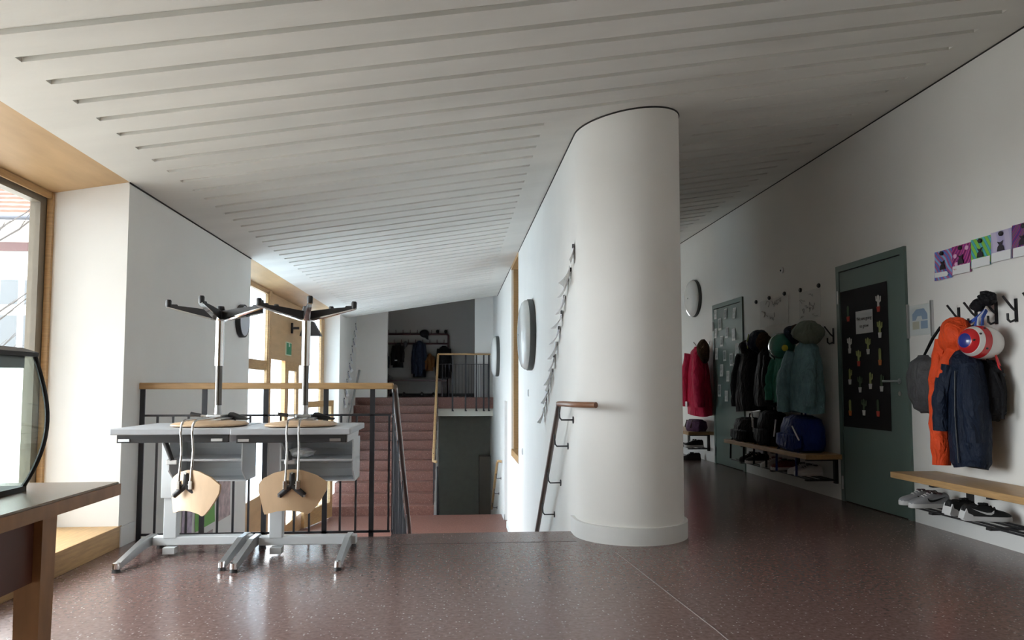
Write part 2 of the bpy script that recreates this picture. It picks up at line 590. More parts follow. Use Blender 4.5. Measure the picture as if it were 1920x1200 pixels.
# open leaf swung inwards at the foot of the far pier
d2 = struct_empty('door_4', 'open oak door leaf with a glass pane')
d2.location = (-2.42, 11.95, ZL)
d2.rotation_euler = (0, 0, math.radians(-14))
MB().box(-0.025, 0.025, 0.0, 0.1, 0.02, 2.05).build('stile', OAK, d2)
MB().box(-0.025, 0.025, 1.0, 1.1, 0.02, 2.05).build('stile', OAK, d2)
MB().box(-0.025, 0.025, 0.1, 1.0, 0.02, 0.28).build('door_rail', OAKY, d2)
MB().box(-0.025, 0.025, 0.1, 1.0, 1.95, 2.05).build('door_rail', OAKY, d2)
MB().box(-0.004, 0.004, 0.1, 1.0, 0.28, 1.95).build('pane', CLEAR, d2)

# ------------------------------------------------------------------ stairwell: flights, landings, walls
def flight(name, x0, x1, y0, z0, n, rr, tt, label, up=True):
    e = struct_empty(name, label)
    for k in range(n):
        ya = y0 + k * tt
        if up:
            z = z0 + (k + 1) * rr
            MB().box(x0, x1, ya, ya + tt + 0.03, z - rr - 0.02, z, bev=0.009).build('step', STAIR, e)
        else:
            z = z0 - (k + 1) * rr
            MB().box(x0, x1, ya, ya + tt + 0.03, z - 0.22, z, bev=0.009).build('step', STAIR, e)
    return e
flight('staircase', -0.44, XC + 0.02, YE, 0.0, 6, 1.25 / 7, 0.27, 'stair flight going down from the hall floor', up=False)
flight('staircase', XL - 0.02, -0.36, 13.1, ZL, 12, (ZU - ZL) / 12, 0.28, 'red terrazzo stair flight going up to the coat recess')
flight('staircase', -0.36, XC + 0.02, 13.1, ZL, 7, 0.17, 0.28, 'stair flight going down beside the upper landing', up=False)
S('floor_landing', MB().box(-2.75, XC + 0.05, 6.86, 13.1, ZL - 0.2, ZL), STAIR, label='pink terrazzo landing by the entrance')
S('floor_stairwell', MB().box(-2.75, 1.0, 5.0, 6.9, ZL - 0.25, ZL), STAIR)
S('floor_upper', MB().box(-2.3, XC + 0.02, 16.2, 18.7, ZU - 0.25, ZU), STAIR, label='upper landing floor with red terrazzo edge')
S('wall_below_edge', MB().box(-2.3, 1.0, 4.95, 5.165, -2.6, -0.2), PLASTER)
S('wall_under_upper', MB().box(-0.36, XC + 0.02, 16.26, 16.45, ZU - 0.42, ZU - 0.24), mat('cream_plaster', (0.72, 0.70, 0.62), 0.8))
S('wall_lower_end', MB().box(-0.5, XC + 0.1, 17.6, 17.8, -3.2, ZU - 0.2), DGREY, label='dark grey wall at the foot of the lower flight')
S('wall_lower_niche', MB().box(0.60, XC + 0.1, 17.2, 17.7, -3.2, -0.62), mat('dark_brown_panel', (0.20, 0.18, 0.155), 0.6))
S('wall_stair_side', MB().prism([(13.12, -1.30), (13.12, -3.2), (17.6, -3.2), (17.6, 0.54), (16.2, 0.55)], 'x', -0.47, -0.365), PLASTER)
S('wall_under_flight', MB().box(-2.3, -0.45, 17.0, 17.6, -3.2, 0.6), PLASTER)
S('floor_lower', MB().box(-0.5, XC + 0.1, 15.0, 17.8, -2.7, -2.5), STAIR)
S('wall_upper_left', MB().box(XL - 0.1, -1.50, 16.22, 16.42, ZU, 3.9), PLASTER)
S('wall_upper_right', MB().box(0.456, XC + 0.1, 16.30, 16.42, ZU, 3.9), PLASTER)
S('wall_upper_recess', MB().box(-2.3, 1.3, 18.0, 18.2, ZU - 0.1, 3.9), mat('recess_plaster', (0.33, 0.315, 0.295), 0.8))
S('wall_recess_left', MB().box(-1.95, -1.75, 16.4, 18.1, ZU, 3.9), PLASTER)
S('ceiling_recess', MB().box(-2.3, 1.3, 16.43, 18.2, 3.5, 3.6), CONC)
S('baseboard_recess', MB().box(-1.75, 0.9, 17.985, 18.01, ZU, ZU + 0.07), JOINT_SHADE)
S('baseboard_far_pier', MB().box(-2.2, XL + 0.014, 13.88, 14.0, ZL, ZL + 0.12), BASEP)
S('baseboard_landing', MB().box(XC - 0.014, XC + 0.01, 6.9, 11.88, ZL, ZL + 0.10), BASEP)
S('baseboard_landing_far', MB().box(XC - 0.014, XC + 0.01, 12.53, 13.1, ZL, ZL + 0.10), BASEP)
# oak framed window in the middle wall
w = struct_empty('window_4', 'tall oak framed window in the stair wall')
MB().box(XC + 0.03, XC + 0.33, 10.93, 11.0, 0.055, 2.95).build('window_frame', OAK, w)
MB().box(XC + 0.03, XC + 0.33, 9.79, 9.86, 0.055, 2.95).build('window_frame', OAK, w)
MB().box(XC - 0.005, XC + 0.33, 9.79, 11.0, 0.0, 0.10).build('window_sill', OAKY, w)
MB().box(XC - 0.005, XC + 0.33, 9.79, 11.0, 2.84, 2.95).build('window_frame', OAKY, w)
MB().box(XC + 0.28, XC + 0.286, 9.86, 10.93, 0.10, 2.86).build('pane', CLEAR, w)
MB().box(XC + 0.24, XC + 0.30, 10.38, 10.43, 0.10, 2.86).build('mullion', OAK, w)

# ------------------------------------------------------------------ railings and handrails
t = thing('guard_railing', 'oak-topped dark steel railing behind the two school desks', 'railing', (0, 5.22, 0))
MB().box(-2.20, -0.435, -0.024, 0.024, 1.028, 1.074, bev=0.008).build('handrail', OAKX, t)
MB().box(-2.165, -0.45, -0.006, 0.006, 0.838, 0.852).build('upper_rail', STEEL, t)
MB().box(-2.165, -0.45, -0.006, 0.006, 0.018, 0.034).build('bottom_rail', STEEL, t)
for x in (-2.165, -1.745, -1.325, -0.908, -0.582):
    MB().box(x - 0.017, x + 0.017, -0.006, 0.006, -0.16, 1.03).build('post', STEEL, t)
thin = None
for x in (-2.060, -1.955, -1.85, -1.64, -1.535, -1.43, -1.221, -1.117, -1.013, -0.800, -0.692, -0.462):
    if thin is None:
        thin = MB().box(-0.007, 0.007, -0.005, 0.005, 0.03, 0.84).build('baluster', STEEL, t)
        o = thin
    else:
        o = thin.copy()
        COL.objects.link(o)
    o.location = (x, 0, 0)
# railing going down beside the flight
t = thing('stair_railing', 'sloping steel railing going down from the corner by the desks', 'railing', (-0.44, 5.25, 0))
sl = 0.735
MB().tube([(0.01, 0.0, 1.045), (0.01, 0.03, 1.03), (0.01, 2.3, 1.035 - sl * 2.27)], 0.021, 10).build('handrail', BRONZE, t, 40)
MB().tube([(0, 0.0, 0.84), (0, 2.3, 0.84 - sl * 2.3)], 0.008, 6).build('upper_rail', BLUESTEEL, t)
MB().tube([(0, 0.0, 0.03), (0, 2.3, 0.03 - sl * 2.3)], 0.008, 6).build('bottom_rail', BLUESTEEL, t)
for k in range(18):
    yy = 0.02 + 0.13 * k
    wd = 0.016 if k % 4 == 0 else 0.007
    MB().box(-0.005, 0.005, yy - wd, yy + wd, 0.03 - sl * yy, (1.02 if k % 4 == 0 else 0.84) - sl * yy).build('post' if k % 4 == 0 else 'baluster', BLUESTEEL, t)


def wall_handrail(t, path, rad, m, ends, brackets, wallx, bm_=STEEL):
    MB().tube(path, rad, 12).build('handrail', m, t, 40)
    for (bx, by, bz) in brackets:
        b = MB()
        s = 1 if wallx > bx else -1
        b.tube([(bx, by, bz), (bx, by - 0.06, bz - 0.085), (bx + s * 0.012, by - 0.07, bz - 0.10), (wallx, by - 0.07, bz - 0.10)], 0.006, 8)
        br = b.build('bracket', bm_, t, 40)
        MB().cyl((wallx - s * 0.006, by - 0.07, bz - 0.10), (wallx, by - 0.07, bz - 0.10), 0.026, seg=16).build('wall_plate', bm_, br, 40)


t = thing('wall_handrail', 'steel handrail with oak end beside the white column', 'handrail')
MB().tube([(0.77, 5.29, 0.92), (0.775, 5.1, 0.925), (0.81, 4.90, 0.925), (0.86, 4.79, 0.925), (0.93, 4.70, 0.925)], 0.020, 12).build('oak_end', mat('warm_oak_end', (0.22, 0.10, 0.05), 0.35, noise=0.12, nscale=6), t, 40)
MB().ball((0.77, 5.30, 0.917), 0.023).build('corner_joint', BRONZE, t, 60)
sl2 = (0.92 + 0.254) / (6.682 - 5.29)
wall_handrail(t, [(0.77, 5.29, 0.92), (0.77, 7.25, 0.92 - sl2 * 1.96)], 0.021, BRONZE, None,
              [(0.77, y, 0.92 - sl2 * (y - 5.29)) for y in (5.31, 5.56, 5.95, 6.33)], XC)
t = thing('wall_handrail', 'metal handrail on the left wall beside the rising stair', 'handrail')
zz = lambda y: -1.25 + 0.9 + (y - 13.1) * 0.61
wall_handrail(t, [(-2.10, 13.2, zz(13.2) - 0.15), (-2.10, 16.2, zz(16.2) - 0.15), (-2.14, 16.3, zz(16.2) - 0.15)], 0.024, SATIN, None,
              [(-2.10, y, zz(y) - 0.15) for y in (13.6, 14.4, 15.2, 15.9)], XL, SATIN)
t = thing('stair_railing', 'oak-topped railing on the right side of the red stair', 'railing', (-0.37, 0, 0))
MB().tube([(0.06, 13.02, -0.30), (0.0, 13.06, -0.29), (0, 13.2, -0.2), (0, 16.2, ZU + 0.955)], 0.025, 10).build('handrail', OAK, t, 40)
for k in range(22):
    yy = 13.2 + 0.138 * k
    zb = ZL + 0.05 + (yy - 13.1) * 0.61
    MB().box(-0.006, 0.006, yy - 0.006, yy + 0.006, zb, zb + 0.98).build('baluster', STEEL, t)
t = thing('stair_railing', 'dark steel railing going down in front of the dark grey wall', 'railing', (-0.30, 13.12, 0))
MB().tube([(0, 0.0, -0.40), (0, 1.9, -1.55)], 0.012, 8).build('upper_rail', STEEL, t, 40)
for k in range(8):
    MB().box(-0.007, 0.007, 0.02 + 0.25 * k - 0.007, 0.02 + 0.25 * k + 0.007, -1.45 - 0.15 * k, -0.41 - 0.152 * k).build('baluster', STEEL, t)
t = thing('landing_railing', 'steel railing with thin oak top along the upper landing edge', 'railing', (0, 16.2, ZU))
MB().box(-0.37, XC, -0.02, 0.02, 0.945, 0.985, bev=0.006).build('handrail', OAKX, t)
MB().box(-0.37, XC - 0.08, -0.005, 0.005, 0.735, 0.75).build('upper_rail', STEEL, t)
for x in (-0.04, 0.25, 0.49, 0.655, 0.77):
    p = MB().box(x - 0.018, x + 0.018, -0.02, -0.006, -0.30, 0.95).build('post', STEEL, t)
    MB().box(x - 0.018, x + 0.03, -0.02, 0.03, -0.31, -0.29).build('foot_bracket', STEEL, p)
for x in (-0.27, -0.20, -0.12, 0.03, 0.10, 0.175, 0.32, 0.385, 0.44, 0.535, 0.575, 0.615, 0.69, 0.715, 0.745):
    MB().box(x - 0.006, x + 0.006, -0.012, 0.0, 0.0, 0.74).build('baluster', STEEL, t)
t = thing('wall_handrail', 'short oak handrail going down in front of the dark grey wall', 'handrail')
wall_handrail(t, [(0.85, 12.98, -0.30), (0.79, 13.0, -0.29), (0.78, 13.15, -0.34), (0.78, 15.0, -1.47)], 0.024, OAK, None,
              [(0.78, y, -0.34 - (y - 13.15) * 0.61) for y in (13.5, 14.1, 14.7)], XC)

# ------------------------------------------------------------------ school desks
def make_desk(label):
    t = thing('school_desk', label, 'desk', (-1.565, 4.15, 0), 0, 'grey school desks by the railing')
    # local: x centred, y 0 = front edge, top at 0.815
    MB().box(-0.327, 0.327, 0.0, 0.64, 0.780, 0.815, bev=0.006).build('desk_top', DESKT, t)
    tr = MB().box(-0.30, 0.30, 0.03, 0.05, 0.735, 0.780).build('front_channel', BLACKP, t)
    for sx in (-0.26, 0.24):
        MB().box(sx - 0.03, sx + 0.03, 0.022, 0.032, 0.742, 0.757).build('channel_clip', SATIN, tr)
    MB().prism([(0.05, 0.78), (0.55, 0.78), (0.50, 0.735), (0.05, 0.735)], 'x', 0.285, 0.305).build('tilt_bracket', GREYM, t)
    MB().prism([(0.05, 0.78), (0.55, 0.78), (0.50, 0.735), (0.05, 0.735)], 'x', -0.305, -0.285).build('tilt_bracket', GREYM, t)
    # lifting column
    MB().box(-0.245, -0.165, 0.57, 0.63, 0.10, 0.44, bev=0.004).build('lower_column', GREYM, t)
    MB().box(-0.262, -0.150, 0.56, 0.64, 0.35, 0.78, bev=0.004).build('upper_column', GREYM, t)
    # crank
    c = MB().tube([(-0.062, 0.06, 0.765), (-0.012, 0.06, 0.635)], [0.016, 0.012], 10).build('crank', BLACKP, t, 40)
    MB().ball((-0.064, 0.06, 0.765), 0.022).build('crank_knob', BLACKP, c, 60)
    MB().box(-0.045, 0.015, 0.06, 0.12, 0.610, 0.638, bev=0.004).build('crank_joint', SATIN, t)
    # storage box: open to the front, lower front corner cut off
    x0, x1, y0, y1 = -0.125, 0.305, 0.30, 0.60
    side = [(y1, 0.735), (y0, 0.735), (y0, 0.55), (y0 + 0.10, 0.475), (y1, 0.475)]
    b = MB().box(x0, x1, y1 - 0.006, y1, 0.475, 0.735).build('storage_box', GREYM, t)
    MB().prism(side, 'x', x0, x0 + 0.008).build('side_panel', GREYM, b)
    MB().prism(side, 'x', x1 - 0.008, x1).build('side_panel', GREYM, b)
    MB().box(x0, x1, y0 + 0.08, y1, 0.475, 0.483).build('bottom_panel', GREYM, b)
    MB().box(x0, x1, y0, y1, 0.605, 0.617).build('shelf', GREYM, b)
    for z in (0.69, 0.655, 0.56, 0.525):
        MB().box(x0 + 0.01, x1 - 0.01, y1 - 0.012, y1 - 0.006, z, z + 0.006).build('back_bead', GREYM, b)
    # base
    MB().box(-0.31, 0.29, 0.575, 0.645, 0.055, 0.11, bev=0.006).build('base_beam', GREYM, t)
    for sx in (-0.335, 0.245):
        leg = MB()
        leg.loft([[(sx - 0.02, yy, z0), (sx + 0.02, yy, z0), (sx + 0.016, yy, z1), (sx - 0.016, yy, z1)] for yy, z0, z1 in ((0.14, 0.018, 0.045), (0.17, 0.018, 0.05), (0.50, 0.055, 0.115), (0.66, 0.055, 0.115), (0.78, 0.03, 0.06))])
        l = leg.build('foot', SATIN, t)
        MB().cyl((sx, 0.152, 0.02), (sx, 0.152, 0.052), 0.021, 0.019).build('foot_cap', CHROME, l, 40)
        MB().cyl((sx, 0.155, 0.0), (sx, 0.155, 0.022), 0.024, 0.018).build('rubber_pad', BLACKP, l, 40)
        MB().cyl((sx, 0.77, 0.0), (sx, 0.77, 0.034), 0.024, 0.018).build('rubber_pad', BLACKP, l, 40)
    MB().box(-0.23, -0.16, 0.53, 0.60, 0.012, 0.05).build('foot_pedal', GREYM, t)
    return t


d1 = make_desk('left grey school desk with open storage box under the top')
d2 = copy_tree(d1)
d2.location = (-0.905, 4.10, 0)
d2['label'] = 'right grey school desk with a crumpled bag in its storage box'
# crumpled plastic bag on the right desk's shelf
mb = MB()
random.seed(3)
rings = []
for i in range(1, 9):
    ph = PI * i / 9
    rings.append([(0.075 * math.sin(ph) * math.cos(a) * (1 + random.uniform(-.28, .28)), 0.05 * math.sin(ph) * math.sin(a) * (1 + random.uniform(-.25, .25)), 0.032 - 0.032 * math.cos(ph) + (random.uniform(-.005, .008) if 1 < i < 8 else 0)) for a in [2 * PI * k / 14 for k in range(14)]])
mb.loft(rings)
bagm = mat('crumpled_clear_plastic', (0.62, 0.64, 0.65), 0.25)
bag = mb.build('plastic_bag', bagm)
bag.location = (-0.92, 4.48, 0.617)
tag(bag, 'crumpled clear plastic bag on the shelf of the right desk', 'bag')


# ------------------------------------------------------------------ swivel chairs, upside down on the desks
BACK_OUT = [(60, 860), (75, 835), (110, 800), (215, 748), (350, 718), (420, 714), (500, 725), (640, 775), (745, 850), (742, 890), (735, 930), (690, 1010), (640, 1080), (590, 1135), (560, 1152), (540, 1148), (520, 1135), (420, 1115), (335, 1112), (250, 1120), (150, 1148), (125, 1150), (112, 1120), (100, 1070), (60, 930)]


def make_chair(label, loc, back, star, dz, twist=0.0):
    t = thing('swivel_chair', label, 'chair', loc, 0, 'swivel chairs turned upside down on the desks')
    Rb = Matrix.Rotation(back, 4, 'Z')
    def place(o):
        o.matrix_basis = Rb
        return o
    # seat: dished plywood, its underside facing up
    def ring(k, z):
        out = []
        for j in range(40):
            a = 2 * PI * j / 40
            c, s_ = math.cos(a), math.sin(a)
            e = 2 / 3.0
            x = 0.20 * k * math.copysign(abs(c) ** e, c)
            y = 0.19 * k * math.copysign(abs(s_) ** e, s_) - 0.10
            zz_ = z + 0.012 * (x / 0.2) ** 2 * 0 
            out.append((x, y, zz_))
        return out
    rings = [ring(0.05, 0.001), ring(0.9, 0.001), ring(1.0, 0.007), ring(1.0, 0.015), ring(0.92, 0.022), ring(0.5, 0.032), ring(0.05, 0.034)]
    place(MB().loft(rings).build('seat', PLY, t, 50))
    # mechanism
    me = place(MB().box(-0.07, 0.07, -0.11, 0.07, 0.030, 0.046, bev=0.006).build('mechanism', SATIN, t))
    MB().box(-0.045, 0.045, -0.06, 0.05, 0.046, 0.066, bev=0.006).build('mechanism_housing', SATIN, me)
    MB().tube([(-0.05, -0.03, 0.056), (-0.10, -0.03, 0.060)], 0.006, 8).build('lever', SATIN, me, 40)
    MB().tube([(-0.09, -0.03, 0.060), (-0.15, -0.03, 0.068)], [0.010, 0.013], 10).build('lever_grip', BLACKP, me, 40)
    MB().prism([(-0.02, 0.03), (0.12, 0.03), (0.15, 0.045), (0.07, 0.075), (0.05, 0.075), (0.02, 0.045)], 'y', 0.055, 0.068).build('support_arm', BLACKP, me)
    MB().box(0.06, 0.17, 0.04, 0.075, 0.030, 0.042, bev=0.004).build('support_arm', BLACKP, me)
    # gas lift
    MB().lathe([(0.026, 0.045), (0.020, 0.08), (0.017, 0.125)], seg=20).build('cone', SATIN, t, 40)
    MB().lathe([(0.0205, 0.12), (0.0205, 0.36)], seg=20).build('gas_spring', mat('gunmetal', (0.16, 0.15, 0.14), 0.25, 0.9), t, 40)
    MB().lathe([(0.027, 0.358), (0.0265, 0.62), (0.029, 0.64)], seg=24).build('column', CHROME, t, 40)
    MB().lathe([(0.030, 0.635), (0.032, 0.66), (0.026, 0.70), (0.022, 0.72)], seg=20).build('hub', BLACKP, t, 40)
    for k in range(5):
        a = star + 2 * PI * k / 5
        R = Matrix.Rotation(a, 4, 'Z')
        arm = MB()
        arm.loft([[(x, -w_, z), (x, w_, z), (x, w_ * 0.9, z + h_), (x, -w_ * 0.9, z + h_)] for x, w_, z, h_ in ((0.012, 0.019, 0.628, 0.012), (0.05, 0.018, 0.636, 0.010), (0.15, 0.015, 0.662, 0.008), (0.295, 0.012, 0.700, 0.007), (0.302, 0.010, 0.706, 0.006))])
        o = arm.build('base_arm', CHROME, t, 40)
        o.matrix_basis = R
        cv_ = MB()
        cv_.loft([[(x, -w_, z), (x, w_, z), (x, w_, z1), (x, -w_, z1)] for x, w_, z, z1 in ((0.02, 0.016, 0.640, 0.690), (0.06, 0.016, 0.646, 0.694), (0.15, 0.013, 0.668, 0.706), (0.235, 0.011, 0.690, 0.714), (0.24, 0.011, 0.692, 0.722), (0.275, 0.010, 0.700, 0.722), (0.296, 0.010, 0.706, 0.718))])
        cv_.build('arm_filler', BLACKP, o)
        MB().lathe([(0.016, 0.706), (0.0165, 0.742), (0.013, 0.750)], (0.288, 0, 0), seg=14).build('glide', BLACKP, o, 40)
    # two bent tubes carrying the backrest, hanging over the desk's front edge
    yf = -dz
    for sx in (-0.032, 0.032):
        p = [(sx, -0.05, 0.048), (sx, yf + 0.05, 0.046), (sx, yf + 0.02, 0.040), (sx, yf, 0.018), (sx, yf - 0.006, -0.02), (sx, yf + 0.012, -0.115), (sx, yf + 0.010, -0.14), (sx * 1.02, yf - 0.012, -0.28), (sx * 1.02, yf - 0.012, -0.31)]
        place(MB().tube(p, 0.0065, 8).build('back_tube', TUBEM, t, 40))
    bk = MB()
    q = [((x - 402) / 690 * 0.372, -(y - 714) / 440 * 0.247) for x, y in BACK_OUT]
    # backrest: bent sheet, one ring per side, curved about the vertical
    def bend(u, v, w):
        x_, y_ = u + 0.07 * abs(twist), w + 0.9 * u * u
        return (x_ * math.cos(twist) - y_ * math.sin(twist), yf + 0.012 + x_ * math.sin(twist) + y_ * math.cos(twist), -0.222 + v)
    bk.loft([[bend(u, v, w) for u, v in q] for w in (0.0, 0.011)], cap=False)
    n = len(q)
    for w, off in ((0.0, 0), (0.011, 1)):
        R1 = [bk.bm.verts.new(bend(u, v, w)) for u, v in q]
        R2 = [bk.bm.verts.new(bend(u * 0.5, (v + 0.12) * 0.5 - 0.12, w)) for u, v in q]
        cc = bk.bm.verts.new(bend(0, -0.12, w))
        for i in range(n):
            bk._poly((R1[i], R1[(i + 1) % n], R2[(i + 1) % n], R2[i]))
            bk._poly((R2[i], R2[(i + 1) % n], cc))
    bmesh.ops.remove_doubles(bk.bm, verts=bk.bm.verts[:], dist=1e-5)
    back_o = place(bk.build('backrest', PLY, t, 35))
    yb = yf + 0.010
    for sx in (-0.034, 0.034):
        MB().box(sx - 0.011, sx + 0.011, yb - 0.030, yb + 0.004, -0.328, -0.280, bev=0.004).build('clamp', TUBEM, back_o)
    MB().box(-0.03, 0.03, yb - 0.016, yb + 0.004, -0.322, -0.298, bev=0.004).build('bracket', TUBEM, back_o)
    for ang, L in ((PI / 2, 0.065), (PI + 0.72, 0.09), (-0.72, 0.09)):
        c0 = Vector((0, yb - 0.004, -0.305))
        e = c0 + Vector((math.cos(ang) * L, 0.004, math.sin(ang) * L))
        lug = MB()
        lug.tube([c0, e], [0.017, 0.015], 10)
        lo = lug.build('bracket_lug', BLACKP, back_o, 40)
        MB().cyl(e + Vector((0, -0.018, 0)), e + Vector((0, -0.010, 0)), 0.006, seg=10).build('screw', SATIN, lo, 40)
    return t


make_chair('swivel chair upside down on the left desk, backrest turned sideways', (-1.425, 4.50, 0.815), -0.09, math.radians(267), 0.40, -0.42)
make_chair('swivel chair upside down on the right desk, backrest facing forward', (-0.90, 4.45, 0.815), 0.04, math.radians(285), 0.385)

# ------------------------------------------------------------------ brown table with the glass tank
t = thing('wooden_table', 'brown wooden table at the left edge carrying a glass tank', 'table', (-1.05, 2.38, 0))
MB().box(-1.0, 0.0, -2.0, 0.0, 0.712, 0.75, bev=0.003).build('table_top', [TABT], t)
MB().box(-1.001, 0.004, -2.0, 0.004, 0.709, 0.744).build('table_edge', TABW, t)
for (x, y) in ((-0.045, -0.365), (-0.94, -0.365), (-0.06, -1.94), (-0.94, -1.94)):
    MB().loft([[(x - s, y - s, z), (x + s, y - s, z), (x + s, y + s, z), (x - s, y + s, z)] for z, s in ((0.0, 0.027), (0.709, 0.034))]).build('leg', TABW, t)
MB().box(-0.055, -0.032, -1.91, -0.40, 0.545, 0.709).build('drawer_front', DRAWW, t)
MB().box(-0.92, -0.08, -0.385, -0.36, 0.58, 0.709).build('apron', DRAWW, t)
MB().tube([(-0.03, -0.72, 0.655), (-0.022, -0.69, 0.65), (-0.022, -0.65, 0.65), (-0.03, -0.62, 0.655)], 0.004, 6).build('drawer_pull', SATIN, t)

t = thing('glass_tank', 'bow-sided glass tank with black frame standing on the brown table', 'tank', (-1.205, 2.20, 0.75))
prof = [(-0.030 + 0.05 * math.sin(PI * (k / 16) ** 0.9) + 0.018 * k / 16, 0.012 + 0.375 * k / 16) for k in range(17)]
LY = 0.85
MB().loft([[(x, y, z) for x, z in prof] + [(x - 0.005, y, z) for x, z in prof[::-1]] for y in (-LY, -0.01)]).build('bow_glass', TANKG, t, 40)
MB().loft([[(x, y, z) for x, z in prof] + [(-0.40, y, prof[-1][1]), (-0.40, y, prof[0][1])] for y in (-0.012, -0.007)]).build('end_glass', TANKG, t)
MB().box(-0.405, -0.40, -LY, -0.01, 0.012, 0.387).build('back_glass', TANKG, t)
MB().tube([(x + 0.002, -0.006, z) for x, z in prof], 0.0065, 8).build('corner_strip', BLACKP, t, 40)
MB().tube([(-0.40, -0.006, z) for x, z in prof], 0.006, 8).build('corner_strip', BLACKP, t, 40)
MB().box(-0.41, -0.022, -LY, 0.0, 0.0, 0.014).build('base_frame', BLACKP, t)
lid = MB().loft([[(-0.41, y, 0.385), (-0.004, y, 0.385), (-0.002, y, 0.397), (-0.05, y, 0.412), (-0.36, y, 0.412), (-0.41, y, 0.397)] for y in (-LY, 0.0)]).build('lid', BLACKP, t)
MB().box(-0.39, -0.03, -LY + 0.02, -0.02, 0.352, 0.386).build('lid_insert', mat('grey_lid_insert', (0.16, 0.17, 0.17), 0.6), lid)

# ------------------------------------------------------------------ round wall lamps and clock
def wall_lamp(label, loc, rz, R, th):
    t = thing('wall_lamp', label, 'lamp', loc, rz, 'round wall lamps')
    MB().lathe([(R * 0.97, 0.0), (R, -0.01), (R, -th * 0.38), (R * 0.96, -th * 0.42)], axis='y', seg=48).build('base_ring', LAMPB, t, 40)
    prof_ = [(R * 0.975, -th * 0.40), (R * 0.97, -th * 0.55), (R * 0.90, -th * 0.75), (R * 0.72, -th * 0.90), (R * 0.45, -th * 0.97), (R * 0.05, -th)]
    MB().lathe(prof_, axis='y', seg=48).build('lens', OPAL, t, 50)
    MB().ball((0, -th, 0), 0.012, 0.006, 0.012).build('centre_screw', STEEL, t, 60)
wall_lamp('large round opal lamp on the white wall left of the column', (XC, 8.03, 1.625), -PI / 2, 0.40, 0.16)
wall_lamp('far round opal lamp on the stair wall near the upper railing', (XC, 14.2, 1.64), -PI / 2, 0.40, 0.16)
wall_lamp('round opal lamp high on the wall above the red jacket', (XR, 10.44, 2.355), -PI / 2, 0.28, 0.12)
t = thing('wall_clock', 'round clock with a deep black rim on the grey-white pier', 'clock', (XL, 7.50, 1.712), PI / 2)
MB().lathe([(0.160, 0.0), (0.168, -0.006), (0.168, -0.05), (0.160, -0.054), (0.152, -0.050)], axis='y', seg=40).build('rim', BLACKP, t, 40)
MB().lathe([(0.1515, -0.0508), (0.1515, -0.0518), (0.02, -0.0522)], axis='y', seg=40).build('face', mat('clock_face', (0.6, 0.62, 0.68), 0.3), t)

# ------------------------------------------------------------------ paper sheets in a diagonal on two walls
ORD = ['topmost', 'second', 'third', 'fourth', 'fifth', 'sixth', 'seventh', 'eighth', 'ninth', 'tenth', 'eleventh', 'twelfth', 'thirteenth', 'lowest']
INK = mat('grey_print', (0.30, 0.30, 0.36), 0.8)
def paper_run(n, wallx, sgn, p0, p1, where, w_, h_, big):
    for k in range(n):
        f = k / (n - 1)
        y = p0[0] + (p1[0] - p0[0]) * f
        z = p0[1] + (p1[1] - p0[1]) * f + random.uniform(-0.03, 0.03)
        nm = ORD[k] if k < n - 1 else 'lowest'
        lab = f'{nm} paper sheet of the slanting row {where}' if k in (0, n - 1) else f'{nm} paper sheet from the top in the row {where}'
        t = thing('paper_sheet', lab, 'paper', (wallx, y, z), -PI / 2 if sgn < 0 else PI / 2, 'paper sheets pinned ' + where)
        c1, c2 = random.uniform(0.03, 0.10) * big, random.uniform(0.02, 0.10)
        rot = random.uniform(-0.35, 0.45)
        def f2(u, v, c1=c1, c2=c2, rot=rot):
            x = (u - 0.5) * w_
            zz_ = (0.5 - v) * h_
            lift = 0.004 + c1 * (v ** 2) * (0.4 + 0.6 * u) + c2 * (u - 0.5) ** 2
            return (x * math.cos(rot) - zz_ * math.sin(rot), -lift, x * math.sin(rot) + zz_ * math.cos(rot))
        s_ = MB().sheet(f2, 4, 6, 0.0012).build('sheet', PAPER, t, 30)
        MB().sheet(lambda u, v: Vector(f2(0.15 + 0.7 * u, 0.25 + 0.5 * v)) + Vector((0, -0.0008, 0)), 3, 3, 0.0004).build('print', INK, s_)
        MB().box(-0.012, 0.012, -0.016, -0.002, h_ * 0.5 - 0.03, h_ * 0.5 - 0.002).build('clip', BLACKP, t)
paper_run(13, XC, -1, (5.16, 1.99), (6.93, 0.74), 'beside the column', 0.11, 0.15, 1.0)
paper_run(10, XL, 1, (16.0, 2.35), (14.5, 0.72), 'on the far left wall', 0.14, 0.20, 0.8)

# ------------------------------------------------------------------ small fittings round the entrance
t = thing('exit_sign', 'small green exit pictogram sign on the oak panel', 'sign', (XF + 0.02, 10.98, 1.605), PI / 2)
MB().box(-0.17, 0.17, -0.012, 0.0, -0.10, 0.10).build('sign_plate', mat('sign_cream', (0.62, 0.70, 0.55), 0.5), t)
SG = mat('sign_green', (0.02, 0.22, 0.10), 0.5)
MB().box(-0.155, -0.03, -0.016, -0.012, -0.085, 0.085).build('green_field', SG, t)
MB().prism([(-0.03, -0.085), (0.155, -0.085), (0.155, 0.085), (0.06, 0.085), (0.02, 0.03), (-0.01, 0.03)], 'y', -0.016, -0.012).build('running_figure_field', SG, t)
MB().ball((0.02, -0.018, 0.05), 0.02, 0.004, 0.02).build('figure_head', PAPER, t)
t = thing('spotlight', 'black spotlight on a wall arm above the entrance door', 'lamp', (XF + 0.02, 11.15, 1.93), PI / 2)
MB().box(-0.02, 0.02, -0.03, 0.0, -0.08, 0.08, bev=0.006).build('wall_mount', BLACKP, t)
MB().tube([(0, -0.02, 0.0), (0.0, -0.12, 0.0)], 0.02, 10).build('arm', BLACKP, t, 40)
MB().prism([(-0.20, -0.12), (0.12, -0.12), (0.05, 0.10), (-0.08, 0.10)], 'x', -0.07, 0.07).build('head', BLACKP, t).location = (0, -0.26, 0)
